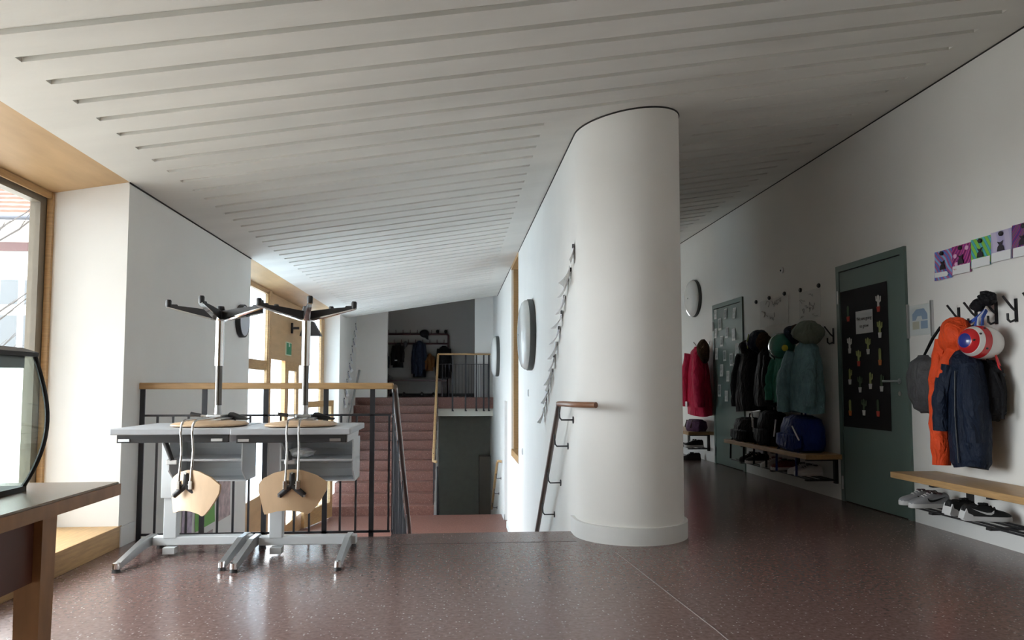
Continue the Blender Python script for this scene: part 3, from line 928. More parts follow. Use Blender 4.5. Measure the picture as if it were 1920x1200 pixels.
MB().prism([(-0.16, -0.125), (0.09, -0.125), (0.09, -0.12), (-0.16, -0.12)], 'x', -0.06, 0.06).build('lens', OPAL, t).location = (0, -0.26, 0)
# posters on the pier wall at stairwell level
PG = mat('poster_green', (0.16, 0.42, 0.08), 0.6)
PV = mat('poster_lilac', (0.50, 0.42, 0.52), 0.6, noise=0.35, nscale=14)
PR = mat('poster_pinkgrey', (0.52, 0.40, 0.40), 0.6, noise=0.4, nscale=12)
for nm, y0, y1, z0, z1, m in (('green poster low on the pier wall behind the left desk', 6.35, 6.85, -0.18, 0.16, PG), ('patterned pink-grey poster right of the green one', 6.95, 7.30, -0.20, 0.26, PR), ('pale lilac poster left of the green one', 6.05, 6.28, -0.34, 0.05, PV), ('small lilac poster below the green one', 6.36, 6.8, -0.50, -0.24, PR)):
    o = MB().sheet(lambda u, v: ((u - 0.5) * (y1 - y0), -0.003 - 0.006 * (2 * v - 1) ** 2, (0.5 - v) * (z1 - z0)), 3, 6, 0.0015).build('poster', m)
    o.location = (XL, (y0 + y1) / 2, (z0 + z1) / 2)
    o.rotation_euler = (0, 0, PI / 2)
    tag(o, nm, 'poster', 'posters on the pier wall')
for nm, y, z in (('light switch on the stair wall below the large lamp', 8.45, 0.97), ('lower wall socket on the stair wall near the oak window', 9.2, 0.22)):
    t = thing('wall_switch', nm, 'switch', (XC, y, z), -PI / 2)
    MB().box(-0.04, 0.04, -0.010, 0.0, -0.04, 0.04, bev=0.003).build('plate', PAPER, t)
    MB().box(-0.028, 0.028, -0.014, -0.010, -0.028, 0.028, bev=0.002).build('rocker', PAPER, t)

# ------------------------------------------------------------------ doors on the right wall
def wall_door(name, yc, label, handle=True):
    d = struct_empty(name, label)
    d.location = (XR, yc, 0)
    d.rotation_euler = (0, 0, -PI / 2)
    W = 1.035
    MB().box(-W / 2, -W / 2 + 0.055, -0.022, 0.02, 0, 2.165).build('door_frame', GREEND, d)
    MB().box(W / 2 - 0.055, W / 2, -0.022, 0.02, 0, 2.165).build('door_frame', GREEND, d)
    MB().box(-W / 2 + 0.055, W / 2 - 0.055, -0.022, 0.02, 2.11, 2.165).build('door_frame', GREEND, d)
    MB().box(-W / 2 + 0.05, W / 2 - 0.05, -0.004, 0.004, 0.0, 2.112).build('shadow_gap', JOINT_SHADE, d)
    leaf = MB().box(-W / 2 + 0.059, W / 2 - 0.059, -0.018, 0.0, 0.008, 2.100, bev=0.002).build('door_leaf', GREEND, d)
    for z in (0.17, 1.87):
        MB().cyl((-W / 2 + 0.05, -0.034, z - 0.06), (-W / 2 + 0.05, -0.034, z + 0.06), 0.009, seg=12).build('hinge', SATIN, d, 40)
    if handle:
        h = MB().tube([(0.405, -0.018, 1.09), (0.405, -0.07, 1.09), (0.395, -0.078, 1.09), (0.27, -0.078, 1.09)], 0.009, 10).build('door_handle', SATIN, leaf, 40)
        MB().cyl((0.405, -0.018, 0.99), (0.405, -0.024, 0.99), 0.018).build('lock_rose', SATIN, leaf, 40)
        MB().cyl((0.405, -0.018, 1.09), (0.405, -0.024, 1.09), 0.022).build('handle_rose', SATIN, leaf, 40)
    return d


wall_door('door_1', 9.18, 'green-grey door covered with small photo cut-outs')
wall_door('door_2', 5.93, 'green-grey door with a black cactus poster')


def hang(name, label, cat, Y, Z, out=0.0, group=None):
    """an Empty on the right wall: local x runs towards the camera, -y out of the wall"""
    return thing(name, label, cat, (XR - out, Y, Z), -PI / 2, group)


# black poster with cactus cut-outs
t = hang('cactus_poster', 'tall black poster with paper cacti on the near green door', 'poster', 6.01, 1.30, 0.019)
MB().sheet(lambda u, v: ((u - 0.5) * 0.72, -0.002 - 0.004 * (2 * v - 1) ** 4, (0.5 - v) * 1.235), 4, 10, 0.0015).build('black_card', BLACKC, t)
note = MB().sheet(lambda u, v: (-0.11 + u * 0.26, -0.008, 0.41 - v * 0.20), 2, 2, 0.001).build('note', mat('grey_white_note', (0.55, 0.57, 0.57), 0.8), t)
text('note_text', 'We are going', 0.042, BLACKC, note, (0.02, -0.0095, 0.34), (PI / 2, 0, 0))
text('note_text', 'to grow', 0.042, BLACKC, note, (0.02, -0.0095, 0.275), (PI / 2, 0, 0))
CG = [mat('cactus_olive', (0.30, 0.33, 0.12), 0.8), mat('cactus_pale', (0.48, 0.50, 0.40), 0.8), mat('cactus_dark', (0.08, 0.12, 0.07), 0.8), mat('cactus_white', (0.6, 0.6, 0.58), 0.8)]
CP = [mat('pot_red', (0.50, 0.06, 0.04), 0.8), mat('pot_white', (0.55, 0.55, 0.53), 0.8), mat('pot_orange', (0.55, 0.16, 0.05), 0.8)]
cact = [(6.24, 1.71, 2, 0, 0), (5.77, 1.75, 3, 0, 1), (5.76, 1.53, 0, 1, 1), (6.23, 1.42, 3, 1, 1), (5.94, 1.40, 0, 1, 1), (6.09, 1.30, 0, 0, 1), (5.77, 1.30, 0, 2, 0), (6.24, 1.14, 0, 1, 2), (6.08, 1.07, 2, 1, 1), (5.92, 1.10, 0, 1, 2), (5.76, 1.08, 2, 1, 2), (6.25, 0.86, 0, 2, 0), (6.03, 0.87, 2, 1, 1), (5.82, 0.87, 2, 0, 0)]
for (Y, Z, a, b, sh) in cact:
    x, z = 6.01 - Y, Z - 1.30
    m = MB()
    yy0, yy1 = -0.010, -0.0075
    out = [(-0.016, -0.03), (0.016, -0.03), (0.018, 0.05), (0.010, 0.068), (-0.010, 0.068), (-0.018, 0.05)]
    if sh >= 1:
        out = [(-0.014, -0.03), (0.014, -0.03), (0.014, 0.0), (0.036, 0.012), (0.040, 0.055), (0.026, 0.055), (0.022, 0.025), (0.014, 0.022), (0.014, 0.058), (0.0, 0.07), (-0.014, 0.058)]
        if sh == 1:
            out += [(-0.014, 0.032), (-0.022, 0.036), (-0.026, 0.062), (-0.040, 0.06), (-0.036, 0.022), (-0.014, 0.012)]
    m.prism([(x + p, z + q) for p, q in out], 'y', yy0, yy1)
    c = m.build('cactus_cutout', CG[a], t)
    MB().prism([(x - 0.024, z - 0.03), (x + 0.024, z - 0.03), (x + 0.017, z - 0.075), (x - 0.017, z - 0.075)], 'y', yy0 - 0.001, yy1).build('pot', CP[b], c)

# small photo cut-outs on the far door
PH = [mat('photo_a', (0.45, 0.46, 0.45), 0.5, noise=0.5, nscale=18), mat('photo_b', (0.20, 0.22, 0.22), 0.5, noise=0.6, nscale=20), mat('photo_c', (0.62, 0.62, 0.59), 0.5, noise=0.2, nscale=14)]
pos = [(9.62, 2.03), (9.21, 2.0), (8.91, 1.98), (9.41, 1.88), (9.6, 1.77), (9.17, 1.75), (8.94, 1.71), (9.36, 1.65), (9.55, 1.49), (9.26, 1.45), (8.84, 1.51), (9.03, 1.39), (9.38, 1.26), (8.93, 1.28), (9.16, 1.18), (9.47, 0.99), (9.23, 0.92), (9.01, 0.97)]
names = ['top left', 'top middle', 'top right', 'second row left', 'second row far left', 'third row middle', 'third row right', 'third row left', 'fourth row left', 'fourth row middle', 'fourth row right', 'fifth row right', 'sixth row left', 'sixth row right', 'sixth row middle', 'bottom left', 'bottom middle', 'bottom right']
for k, (Y, Z) in enumerate(pos):
    Y = min(Y, 9.57)
    w_, h_ = random.choice(((0.10, 0.14), (0.11, 0.16), (0.09, 0.13)))
    rr = random.uniform(-0.2, 0.2)
    t = hang('photo_cutout', f'{names[k]} small photo cut-out on the far green door', 'photo', Y, Z, 0.019, 'photo cut-outs on the far door')
    p = MB().sheet(lambda u, v: ((u - 0.5) * w_ - (v - .5) * rr * 0.1, -0.003 - 0.006 * v * v, (0.5 - v) * h_), 2, 3, 0.001).build('paper', PH[2], t)
    MB().sheet(lambda u, v: ((u - 0.5) * w_ * 0.75 - (v - .5) * rr * 0.1, -0.0045 - 0.005 * v * v, (0.42 - v * 0.75) * h_), 2, 2, 0.0006).build('picture', PH[k % 2], p)

o = MB().sheet(lambda u, v: ((u - 0.5) * 0.24, -0.004 - 0.012 * v * v, (0.5 - v) * 0.30), 3, 4, 0.001).build('wall_notice', PAPER)
o.location = (XR, 8.50, 1.55)
o.rotation_euler = (0, 0, -PI / 2)
tag(o, 'white notice sheet on the wall right of the far green door', 'notice')

# framed notice between near door and hooks
t = hang('notice_holder', 'clear notice holder with metal edge strips beside the near door', 'sign', 5.265, 1.56)
MB().box(-0.135, 0.135, -0.012, -0.008, -0.12, 0.12).build('acrylic_plate', CLEAR, t)
nt_ = MB().box(-0.125, 0.125, -0.007, -0.004, -0.115, 0.115).build('notice', PAPER, t)
MB().prism([(-0.09, 0.0), (-0.09, 0.05), (-0.04, 0.085), (0.05, 0.085), (0.09, 0.04), (0.09, 0.0), (0.03, 0.0), (0.02, 0.03), (-0.03, 0.03), (-0.05, 0.0)], 'y', -0.0078, -0.007).build('blue_print', mat('print_blue', (0.30, 0.40, 0.58), 0.6), nt_)
MB().box(-0.09, -0.01, -0.0078, -0.007, -0.07, -0.01).build('tan_print', mat('print_tan', (0.58, 0.54, 0.44), 0.6), nt_)
MB().box(0.01, 0.09, -0.0078, -0.007, -0.07, -0.01).build('blue_print', MATS['print_blue'], nt_)
for x in (-0.145, 0.145):
    MB().box(x - 0.010, x + 0.010, -0.02, 0.0, -0.135, 0.135, bev=0.002).build('edge_strip', SATIN, t)


def stripes(name, cols, scale, rot=0.6, dist=3.0):
    m = bpy.data.materials.new(name)
    m.use_nodes = True
    nt = m.node_tree
    b = nt.nodes['Principled BSDF']
    b.inputs['Roughness'].default_value = 0.45
    tc = nt.nodes.new('ShaderNodeTexCoord')
    mp = nt.nodes.new('ShaderNodeMapping')
    mp.inputs['Rotation'].default_value = (0, rot, 0)
    nt.links.new(tc.outputs['Object'], mp.inputs[0])
    wv = nt.nodes.new('ShaderNodeTexWave')
    wv.inputs['Scale'].default_value = scale
    wv.inputs['Distortion'].default_value = dist
    wv.inputs['Detail'].default_value = 1.0
    nt.links.new(mp.outputs[0], wv.inputs['Vector'])
    rp = nt.nodes.new('ShaderNodeValToRGB')
    rp.color_ramp.interpolation = 'CONSTANT'
    el = rp.color_ramp.elements
    el[0].color = (*cols[0], 1)
    el[1].position = 1 / len(cols)
    el[1].color = (*cols[1], 1)
    for k in range(2, len(cols)):
        e = el.new(k / len(cols))
        e.color = (*cols[k], 1)
    nt.links.new(wv.outputs['Fac'], rp.inputs[0])
    nt.links.new(rp.outputs[0], b.inputs['Base Color'])
    return m


FIG = mat('card_dark_print', (0.03, 0.025, 0.035), 0.6)
cards = [
    ('first birthday card from the left, blue, red and magenta rays', 4.975, 1.94, 0.19, 0.215, [(0.10, 0.22, 0.62), (0.62, 0.09, 0.28), (0.03, 0.07, 0.40), (0.75, 0.25, 0.20), (0.35, 0.05, 0.30), (0.25, 0.45, 0.75)]),
    ('second birthday card from the left, magenta with pink spots', 4.785, 1.945, 0.19, 0.205, [(0.22, 0.02, 0.16), (0.55, 0.05, 0.25), (0.60, 0.16, 0.32), (0.30, 0.03, 0.25)]),
    ('third birthday card from the left, bright green with blue stripes', 4.595, 1.955, 0.185, 0.20, [(0.25, 0.58, 0.08), (0.25, 0.58, 0.08), (0.25, 0.58, 0.08), (0.02, 0.18, 0.50), (0.10, 0.50, 0.48)]),
    ('fourth birthday card from the left, pale lilac', 4.41, 1.96, 0.18, 0.20, [(0.42, 0.38, 0.60), (0.46, 0.42, 0.62), (0.55, 0.50, 0.66)]),
    ('rightmost birthday card at the picture edge, dark purple and red', 4.225, 1.96, 0.18, 0.21, [(0.10, 0.04, 0.22), (0.45, 0.05, 0.10), (0.05, 0.06, 0.30), (0.20, 0.08, 0.15)]),
]
for k, (lab, Y, Z, w_, h_, cols) in enumerate(cards):
    t = hang('birthday_card', lab, 'card', Y, Z + 0.004 * k, 0.0, 'birthday cards above the coat hooks')
    s_ = MB().sheet(lambda u, v: ((u - 0.5) * w_, -0.004 - 0.012 * (u - 0.5) ** 2 - 0.008 * v * v, (0.5 - v) * h_), 5, 5, 0.0015).build('card', stripes('card_print_%d' % k, cols, (5, 6, 7, 3, 5)[k], (0.7, -0.6, 0.55, 0.2, -0.5)[k], (4, 3, 0.3, 2, 4)[k]), t, 40)
    if k == 0:
        MB().prism([(-0.08, -0.085), (0.05, -0.09), (0.065, -0.075), (0.05, -0.055), (-0.08, -0.05)], 'y', -0.021, -0.016).build('name_strip', PAPER, t)
    else:
        MB().sheet(lambda u, v: ((u - 0.5) * w_ * 0.92 + 0.006, -0.017 - 0.004 * v, -h_ * 0.5 + 0.06 - v * 0.062), 2, 2, 0.001).build('name_strip', PAPER, t)
        if k == 1:
            text('number', '21', 0.035, mat('number_red', (0.45, 0.08, 0.07), 0.7), t, (-0.055, -0.0185, -0.075), (PI / 2, 0, 0))
    MB().prism([(-0.03, -0.035), (0.03, -0.035), (0.022, -0.005), (0.008, 0.005), (0.026, 0.03), (0.0, 0.02), (-0.026, 0.03), (-0.008, 0.005), (-0.022, -0.005)], 'y', -0.018, -0.014).build('printed_shape', FIG, s_)
    if k in (1,):
        for px, pz in ((-0.06, 0.03), (0.06, 0.07), (-0.05, -0.03)):
            MB().ball((px, -0.012, pz), 0.018, 0.002, 0.016).build('pink_spot', mat('spot_pink', (0.75, 0.45, 0.65), 0.5), s_)
    MB().lathe([(0.015, 0.0), (0.016, -0.012), (0.010, -0.018)], (-0.01 + 0.005 * k, -0.006, h_ * 0.5 - 0.022), axis='y', seg=16).build('magnet', BLACKP, t, 40)

# pencil drawings with magnets between the doors
SK = mat('pencil_line', (0.42, 0.42, 0.41), 0.9)
for nm, Y, Z, w_, h_, seed in (('left large pencil drawing high between the green doors', 7.82, 1.885, 0.72, 0.31, 5), ('right large pencil drawing high beside the near green door', 6.99, 1.875, 0.44, 0.29, 9)):
    t = hang('pencil_drawing', nm, 'drawing', Y, Z)
    MB().sheet(lambda u, v: ((u - 0.5) * w_, -0.003 - 0.006 * v * v, (0.5 - v) * h_), 4, 4, 0.001).build('sheet', mat('drawing_paper', (0.70, 0.70, 0.68), 0.85), t)
    random.seed(seed)
    for k in range(9):
        x, z = random.uniform(-0.4, 0.3) * w_, random.uniform(-0.38, 0.38) * h_
        pts = [(x, -0.009, z)]
        for j in range(5):
            x += random.uniform(-0.04, 0.07)
            z += random.uniform(-0.035, 0.035)
            pts.append((max(-w_ * .46, min(w_ * .46, x)), -0.009, max(-h_ * .44, min(h_ * .44, z))))
        MB().tube(pts, 0.0035, 4).build('pencil_stroke', SK, t)
for k, (Y, Z) in enumerate(((8.27, 2.05), (7.91, 2.055), (7.53, 2.055), (7.17, 2.045), (6.79, 2.04))):
    o = MB().lathe([(0.022, 0.0), (0.024, -0.012), (0.016, -0.022)], axis='y', seg=14).build('magnet', BLACKP, None, 40)
    o.location = (XR, Y, Z)
    o.rotation_euler = (0, 0, -PI / 2)
    tag(o, ('leftmost', 'second from left', 'middle', 'fourth from left', 'rightmost')[k] + ' black magnet in the row above the pencil drawings', 'magnet', 'magnets above the drawings')
t = hang('wall_sensor', 'tiny round sensor on the wall above the pencil drawings', 'sensor', 7.58, 2.32)
MB().lathe([(0.035, 0.0), (0.035, -0.012), (0.02, -0.02)], axis='y', seg=20).build('housing', PAPER, t, 40)
MB().ball((0, -0.02, -0.004), 0.011).build('eye', BLACKP, t)

# ------------------------------------------------------------------ benches with shoe racks
def bench(label, y0, y1, br):
    t = thing('wall_bench', label, 'bench', (XR, (y0 + y1) / 2, 0), -PI / 2, 'oak wall benches')
    L = (y1 - y0) / 2
    MB().box(-L, L, -0.365, -0.005, 0.376, 0.42, bev=0.004).build('seat_board', OAKX, t)
    for Y in br:
        x = (y0 + y1) / 2 - Y
        b = MB().prism([(-0.03, 0.376), (-0.0, 0.376), (0.0, 0.14), (-0.03, 0.14)], 'x', x - 0.02, x + 0.02).build('bracket', BLACKP, t)
        MB().box(x - 0.02, x + 0.02, -0.31, 0.0, 0.165, 0.18).build('rack_arm', BLACKP, b)
        MB().box(x - 0.02, x + 0.02, -0.30, 0.0, 0.352, 0.376).build('seat_arm', BLACKP, b)
    for yy in (-0.30, -0.24, -0.15, -0.09):
        MB().tube([(-L + 0.06, yy, 0.186), (L - 0.06, yy, 0.186)], 0.007, 8).build('rack_rod', BLACKP, t, 40)
    return t


bench('oak wall bench at the right picture edge under the orange jacket', 3.2, 5.14, (4.78, 4.24, 3.5))
bench('oak wall bench between the two green doors', 6.42, 8.45, (8.1, 7.3, 6.55))
bench('far oak wall bench under the red jacket', 9.76, 11.6, (9.95, 10.8))


def hook(label, Y, Z=1.55, m=BLACKP, group='black coat hooks'):
    t = hang('coat_hook', label, 'hook', Y, Z, 0.0, group)
    MB().box(-0.012, 0.012, -0.006, 0.0, -0.09, 0.06).build('plate', m, t)
    MB().tube([(0, -0.006, -0.02), (0, -0.03, 0.0), (0.0, -0.09, 0.075)], 0.0075, 8).build('upper_prong', m, t, 40)
    MB().tube([(0, -0.006, -0.075), (0, -0.045, -0.09), (0, -0.062, -0.075), (0, -0.062, -0.035)], 0.0075, 8).build('lower_prong', m, t, 40)
    return t


for nm, Y in (('coat hook nearest the notice holder, carrying the orange jacket', 4.84), ('second coat hook from the notice holder', 4.67), ('coat hook behind the black gloves', 4.485), ('free coat hook right of the striped helmet', 4.315), ('coat hook at the right picture edge', 4.15)):
    hook(nm, Y)
for nm, Y in (('coat hook above the black coats beside the far door', 8.2), ('coat hook above the navy hood', 7.85), ('coat hook left of the green helmet', 7.45), ('coat hook above the green helmet', 7.1), ('rightmost coat hook of the middle bench', 6.55)):
    hook(nm, Y, 1.54)
for nm, Y in (('pale coat hook above the red jacket near the column', 10.3), ('pale coat hook above the red jacket near the far door', 9.9)):
    hook(nm, Y, 1.62, SATIN, 'pale coat hooks')

# ------------------------------------------------------------------ clothes
def cloth(name, col, rough=0.75, noise=0.12, sc=14):
    m = mat('cloth_' + name, col, rough, noise=noise, nscale=sc, bump=0.25, bscale=90, spec=0.2)
    nt = m.node_tree
    # broad creases on top of the weave
    tc = nt.nodes.new('ShaderNodeTexCoord')
    mp = nt.nodes.new('ShaderNodeMapping')
    mp.inputs['Scale'].default_value = (1.6, 1.6, 0.7)
    mp.inputs['Rotation'].default_value = (0.2, 0.35, 0.0)
    nt.links.new(tc.outputs['Object'], mp.inputs[0])
    n = nt.nodes.new('ShaderNodeTexNoise')
    n.inputs['Scale'].default_value = 9.0
    n.inputs['Detail'].default_value = 3.0
    n.inputs['Distortion'].default_value = 0.8
    nt.links.new(mp.outputs[0], n.inputs['Vector'])
    bp = nt.nodes.new('ShaderNodeBump')
    bp.inputs['Strength'].default_value = 0.9
    bp.inputs['Distance'].default_value = 0.05
    nt.links.new(n.outputs['Fac'], bp.inputs['Height'])
    old = [x for x in nt.nodes if x.type == 'BUMP' and x != bp][0]
    nt.links.new(bp.outputs[0], old.inputs['Normal'])
    return m
ORANGE = cloth('orange', (0.72, 0.075, 0.018), 0.6)
NAVY = cloth('navy', (0.010, 0.017, 0.036), 0.6)
BLACK = cloth('black', (0.008, 0.008, 0.010), 0.7)
GREY = cloth('grey', (0.085, 0.085, 0.09), 0.6)
TEAL = cloth('pale_teal', (0.165, 0.30, 0.34), 0.7)
GREENT = cloth('green_teal', (0.05, 0.235, 0.17), 0.7)
SAGE = cloth('sage', (0.16, 0.19, 0.15), 0.8)
RED = cloth('raspberry', (0.50, 0.012, 0.055), 0.65)
PURPLE = cloth('purple', (0.09, 0.04, 0.085), 0.7)
BLUE = cloth('royal_blue', (0.008, 0.028, 0.17), 0.6)
BROWN = cloth('brown', (0.13, 0.055, 0.015), 0.8)
FUR = cloth('fur', (0.06, 0.035, 0.02), 0.95, 0.4, 60)
REFL = mat('reflective_strip', (0.75, 0.77, 0.80), 0.3)


def body(m, prof, seed=0, folds=7, amp=0.07, wall=0.09, puff=0.0, name='body', parent=None, lean=0.0):
    """prof: list of (z, half width, half depth); rings hang from the hook, flattened against the wall"""
    rnd = random.Random(seed)
    ph = [rnd.uniform(0, 6.28) for _ in range(4)]
    P = []
    for i in range(len(prof) - 1):
        n = 5
        for k in range(n):
            f = k / n
            f2 = f * f * (3 - 2 * f)
            P.append(tuple(prof[i][j] + (prof[i + 1][j] - prof[i][j]) * (f if j == 0 else f2) for j in range(3)))
    P.append(prof[-1])
    rings = []
    z0, z1 = prof[0][0], prof[-1][0]
    for (z, w, d) in P:
        s = (z0 - z) / max(1e-6, z0 - z1)
        ring = []
        for j in range(36):
            a = 2 * PI * j / 36
            k = 1 + amp * s * math.sin(folds * a + ph[0] + 1.3 * s) + amp * 0.6 * math.sin(3 * a + ph[1] + 4 * s) + amp * 0.5 * s * math.sin(11 * a + ph[2])
            if puff:
                k *= 1 + puff * abs(math.sin(s * PI * 7))
            x = w * k * math.cos(a) + lean * s
            y = d * k * math.sin(a)
            y = min(y, wall)
            ring.append((x, y, z + 0.012 * s * math.sin(2 * a + ph[3])))
        rings.append(ring)
    return MB().loft(rings).build(name, m, parent, 60)


def sleeve(m, pts, rad, parent, name='sleeve', seed=0, cuff=None):
    rnd = random.Random(seed)
    # resample and add slight wrinkles
    Q, R = [], []
    for i in range(len(pts) - 1):
        for k in range(5):
            f = k / 5
            Q.append(Vector(pts[i]).lerp(Vector(pts[i + 1]), f))
            R.append((rad[i] + (rad[i + 1] - rad[i]) * f) * (1 + 0.07 * math.sin(7.0 * len(Q) / 3 + seed)))
    Q.append(Vector(pts[-1]))
    R.append(rad[-1])
    o = MB().tube(Q, R, 14).build(name, m, parent, 60)
    if cuff:
        e = Vector(pts[-1])
        d_ = (e - Vector(pts[-2])).normalized()
        MB().tube([e - d_ * 0.03, e + d_ * 0.012], rad[-1] * 1.06, 14).build('cuff', cuff, o, 40)
    return o


def lump(m, c, rx, ry, rz, parent, name, seed=0, amp=0.1):
    rnd = random.Random(seed)
    ph = [rnd.uniform(0, 6) for _ in range(3)]
    rings = []
    for i in range(1, 12):
        p = PI * i / 12
        ring = []
        for j in range(24):
            a = 2 * PI * j / 24
            k = 1 + amp * math.sin(3 * a + ph[0] + 2 * p) * math.sin(p) + amp * 0.6 * math.sin(5 * p + 2 * a + ph[1]) * math.sin(p)
            ring.append((c[0] + rx * k * math.sin(p) * math.cos(a), c[1] + ry * k * math.sin(p) * math.sin(a), c[2] - rz * k * math.cos(p)))
        rings.append(ring)
    return MB().loft(rings).build(name, m, parent, 60)


# near hooks -----------------------------------------------------
t = hang('drawstring_bag', 'grey drawstring sports bag hanging beside the near door', 'bag', 5.09, 1.48, 0.11)
body(GREY, [(-0.20, 0.04, 0.03), (-0.26, 0.13, 0.07), (-0.36, 0.17, 0.09), (-0.48, 0.15, 0.09), (-0.58, 0.09, 0.07), (-0.62, 0.03, 0.03)], 3, 5, 0.07, 0.10, name='sack', parent=t)
MB().tube([(0.0, 0.0, -0.21), (0.06, 0.03, -0.08), (0.14, 0.04, 0.0)], 0.006, 6).build('cord', BLACK, t)
MB().tube([(-0.02, 0.02, -0.21), (0.05, 0.05, -0.08), (0.14, 0.05, 0.0)], 0.006, 6).build('cord', BLACK, t)

t = hang('orange_jacket', 'bright orange jacket with dark lining on the first hooks', 'jacket', 4.67, 1.49, 0.13)
body(NAVY, [(-0.10, 0.10, 0.05), (-0.20, 0.14, 0.07), (-0.40, 0.15, 0.07), (-0.75, 0.135, 0.06)], 5, 5, 0.06, 0.11, name='lining', parent=t, lean=-0.07)
body(ORANGE, [(0.0, 0.03, 0.03), (-0.06, 0.10, 0.07), (-0.16, 0.15, 0.085), (-0.34, 0.13, 0.085), (-0.50, 0.105, 0.07)], 8, 5, 0.06, 0.10, name='body', parent=t)
sleeve(ORANGE, [(-0.08, -0.06, -0.12), (-0.09, -0.10, -0.40), (-0.075, -0.115, -0.70), (-0.06, -0.12, -0.98)], [0.055, 0.062, 0.064, 0.058], t, seed=1)
sleeve(ORANGE, [(0.06, -0.05, -0.14), (0.05, -0.13, -0.30), (0.03, -0.15, -0.42)], [0.06, 0.055, 0.05], t, seed=2, cuff=NAVY)
lump(ORANGE, (0.05, -0.07, -0.10), 0.12, 0.09, 0.13, t, 'hood', 4, 0.07)

t = hang('navy_jacket', 'dark navy quilted jacket hanging right of the orange jacket', 'jacket', 4.525, 1.27, 0.20)
body(NAVY, [(0.0, 0.05, 0.04), (-0.08, 0.12, 0.08), (-0.25, 0.15, 0.095), (-0.50, 0.155, 0.095), (-0.70, 0.15, 0.085), (-0.75, 0.13, 0.07)], 11, 5, 0.05, 0.12, 0.03, 'body', t)
sleeve(NAVY, [(-0.08, -0.05, -0.08), (-0.12, -0.09, -0.30), (-0.13, -0.09, -0.52)], [0.06, 0.062, 0.055], t, seed=5)
sleeve(NAVY, [(0.09, -0.05, -0.08), (0.12, -0.06, -0.32), (0.12, -0.05, -0.58)], [0.06, 0.06, 0.05], t, seed=6)
lump(NAVY, (0.0, -0.02, -0.07), 0.10, 0.08, 0.09, t, 'collar', 3)
MB().tube([(0.03, -0.10, -0.12), (0.03, -0.112, -0.40), (0.03, -0.10, -0.72)], 0.004, 6).build('zip', BLACKP, t)

t = hang('small_backpack', 'small black backpack hanging below the striped helmet', 'backpack', 4.47, 1.20, 0.09)
body(BLACK, [(0.02, 0.05, 0.03), (-0.04, 0.11, 0.06), (-0.18, 0.125, 0.075), (-0.32, 0.12, 0.07), (-0.37, 0.06, 0.05)], 17, 4, 0.03, 0.09, name='sack', parent=t)
MB().tube([(-0.03, -0.02, 0.0), (-0.03, -0.03, 0.06), (0.0, -0.03, 0.10), (0.03, -0.03, 0.06), (0.03, -0.02, 0.0)], 0.007, 8).build('carry_loop', BLACK, t)
MB().tube([(0.11, -0.04, -0.06), (0.15, -0.02, -0.18), (0.14, -0.02, -0.36)], 0.010, 6).build('shoulder_strap', BLACK, t)

# striped bicycle helmet: axis points away from the wall
t = thing('bicycle_helmet', 'red and white striped bicycle helmet with blue front disc', 'helmet', (3.415, 4.42, 1.335))
t.rotation_euler = (0, math.radians(4), math.radians(12))
HR = mat('helmet_red', (0.55, 0.02, 0.025), 0.22, coat=0.5)
HW = mat('helmet_white', (0.72, 0.70, 0.68), 0.25, coat=0.5)
HB = mat('helmet_blue', (0.015, 0.03, 0.24), 0.25, coat=0.5)
def dome(a):
    return (0.110 * math.sin(a) ** 0.9, -0.150 * math.cos(a))
bands = [(0.02, 0.40, HB), (0.40, 0.80, HR), (0.80, 1.06, HW), (1.06, 1.38, HR), (1.38, 2.25, HW)]
for a0, a1, m in bands:
    MB().lathe([dome(a0 + (a1 - a0) * k / 6) for k in range(7)], axis='x', seg=40).build('shell_band', m, t, 60)
MB().lathe([(0.085, 0.090), (0.078, 0.100), (0.06, 0.08)], axis='x', seg=40).build('inner_padding', BLACKP, t, 60)
for a, b in ((0.9, 0.5), (1.25, 0.9), (1.2, -0.5), (0.55, 0.0), (1.3, 2.2)):
    r_, x_ = dome(a)
    MB().ball((x_ * 1.01, r_ * math.sin(b - 1.57) * 1.0, r_ * math.cos(b - 1.57) * 1.0), 0.007, 0.009, 0.007).build('vent', BLACKP, t)
MB().tube([(0.05, -0.06, -0.07), (0.07, -0.07, -0.16), (0.10, -0.07, -0.20)], 0.006, 6).build('chin_strap', HR, t)
MB().tube([(0.085, -0.03, -0.06), (0.10, -0.05, -0.14), (0.10, -0.07, -0.20)], 0.006, 6).build('chin_strap', HR, t)
MB().box(0.092, 0.115, -0.078, -0.062, -0.215, -0.195).build('buckle', BLACKP, t)
t = hang('cord_bag_strap', 'blue and white looped strap hanging above the striped helmet', 'strap', 4.48, 1.50, 0.09)
BLS = mat('strap_blue', (0.02, 0.07, 0.36), 0.6)
MB().tube([(0.0, 0.0, 0.04), (-0.05, -0.04, -0.01), (-0.13, -0.05, -0.045)], 0.012, 6, sx=0.35).build('loop', BLS, t)
MB().tube([(0.01, 0.0, 0.05), (-0.01, -0.04, 0.0), (-0.02, -0.05, -0.06)], 0.014, 6, sx=0.35).build('loop', BLS, t)
MB().tube([(0.02, 0.0, 0.05), (0.035, -0.04, 0.0), (0.04, -0.05, -0.06)], 0.014, 6, sx=0.35).build('loop', BLS, t)
MB().tube([(0.015, -0.004, 0.05), (0.005, -0.045, 0.0), (0.005, -0.055, -0.06)], 0.009, 6, sx=0.35).build('loop', PAPER, t)
t = hang('knit_gloves', 'pair of fluffy black gloves on the hook above the helmet', 'gloves', 4.46, 1.60, 0.10)
lump(BLACK, (-0.06, 0, -0.01), 0.05, 0.04, 0.045, t, 'cuff', 2, 0.15)
lump(BLACK, (0.02, 0, 0.02), 0.06, 0.045, 0.045, t, 'palm', 4, 0.2)
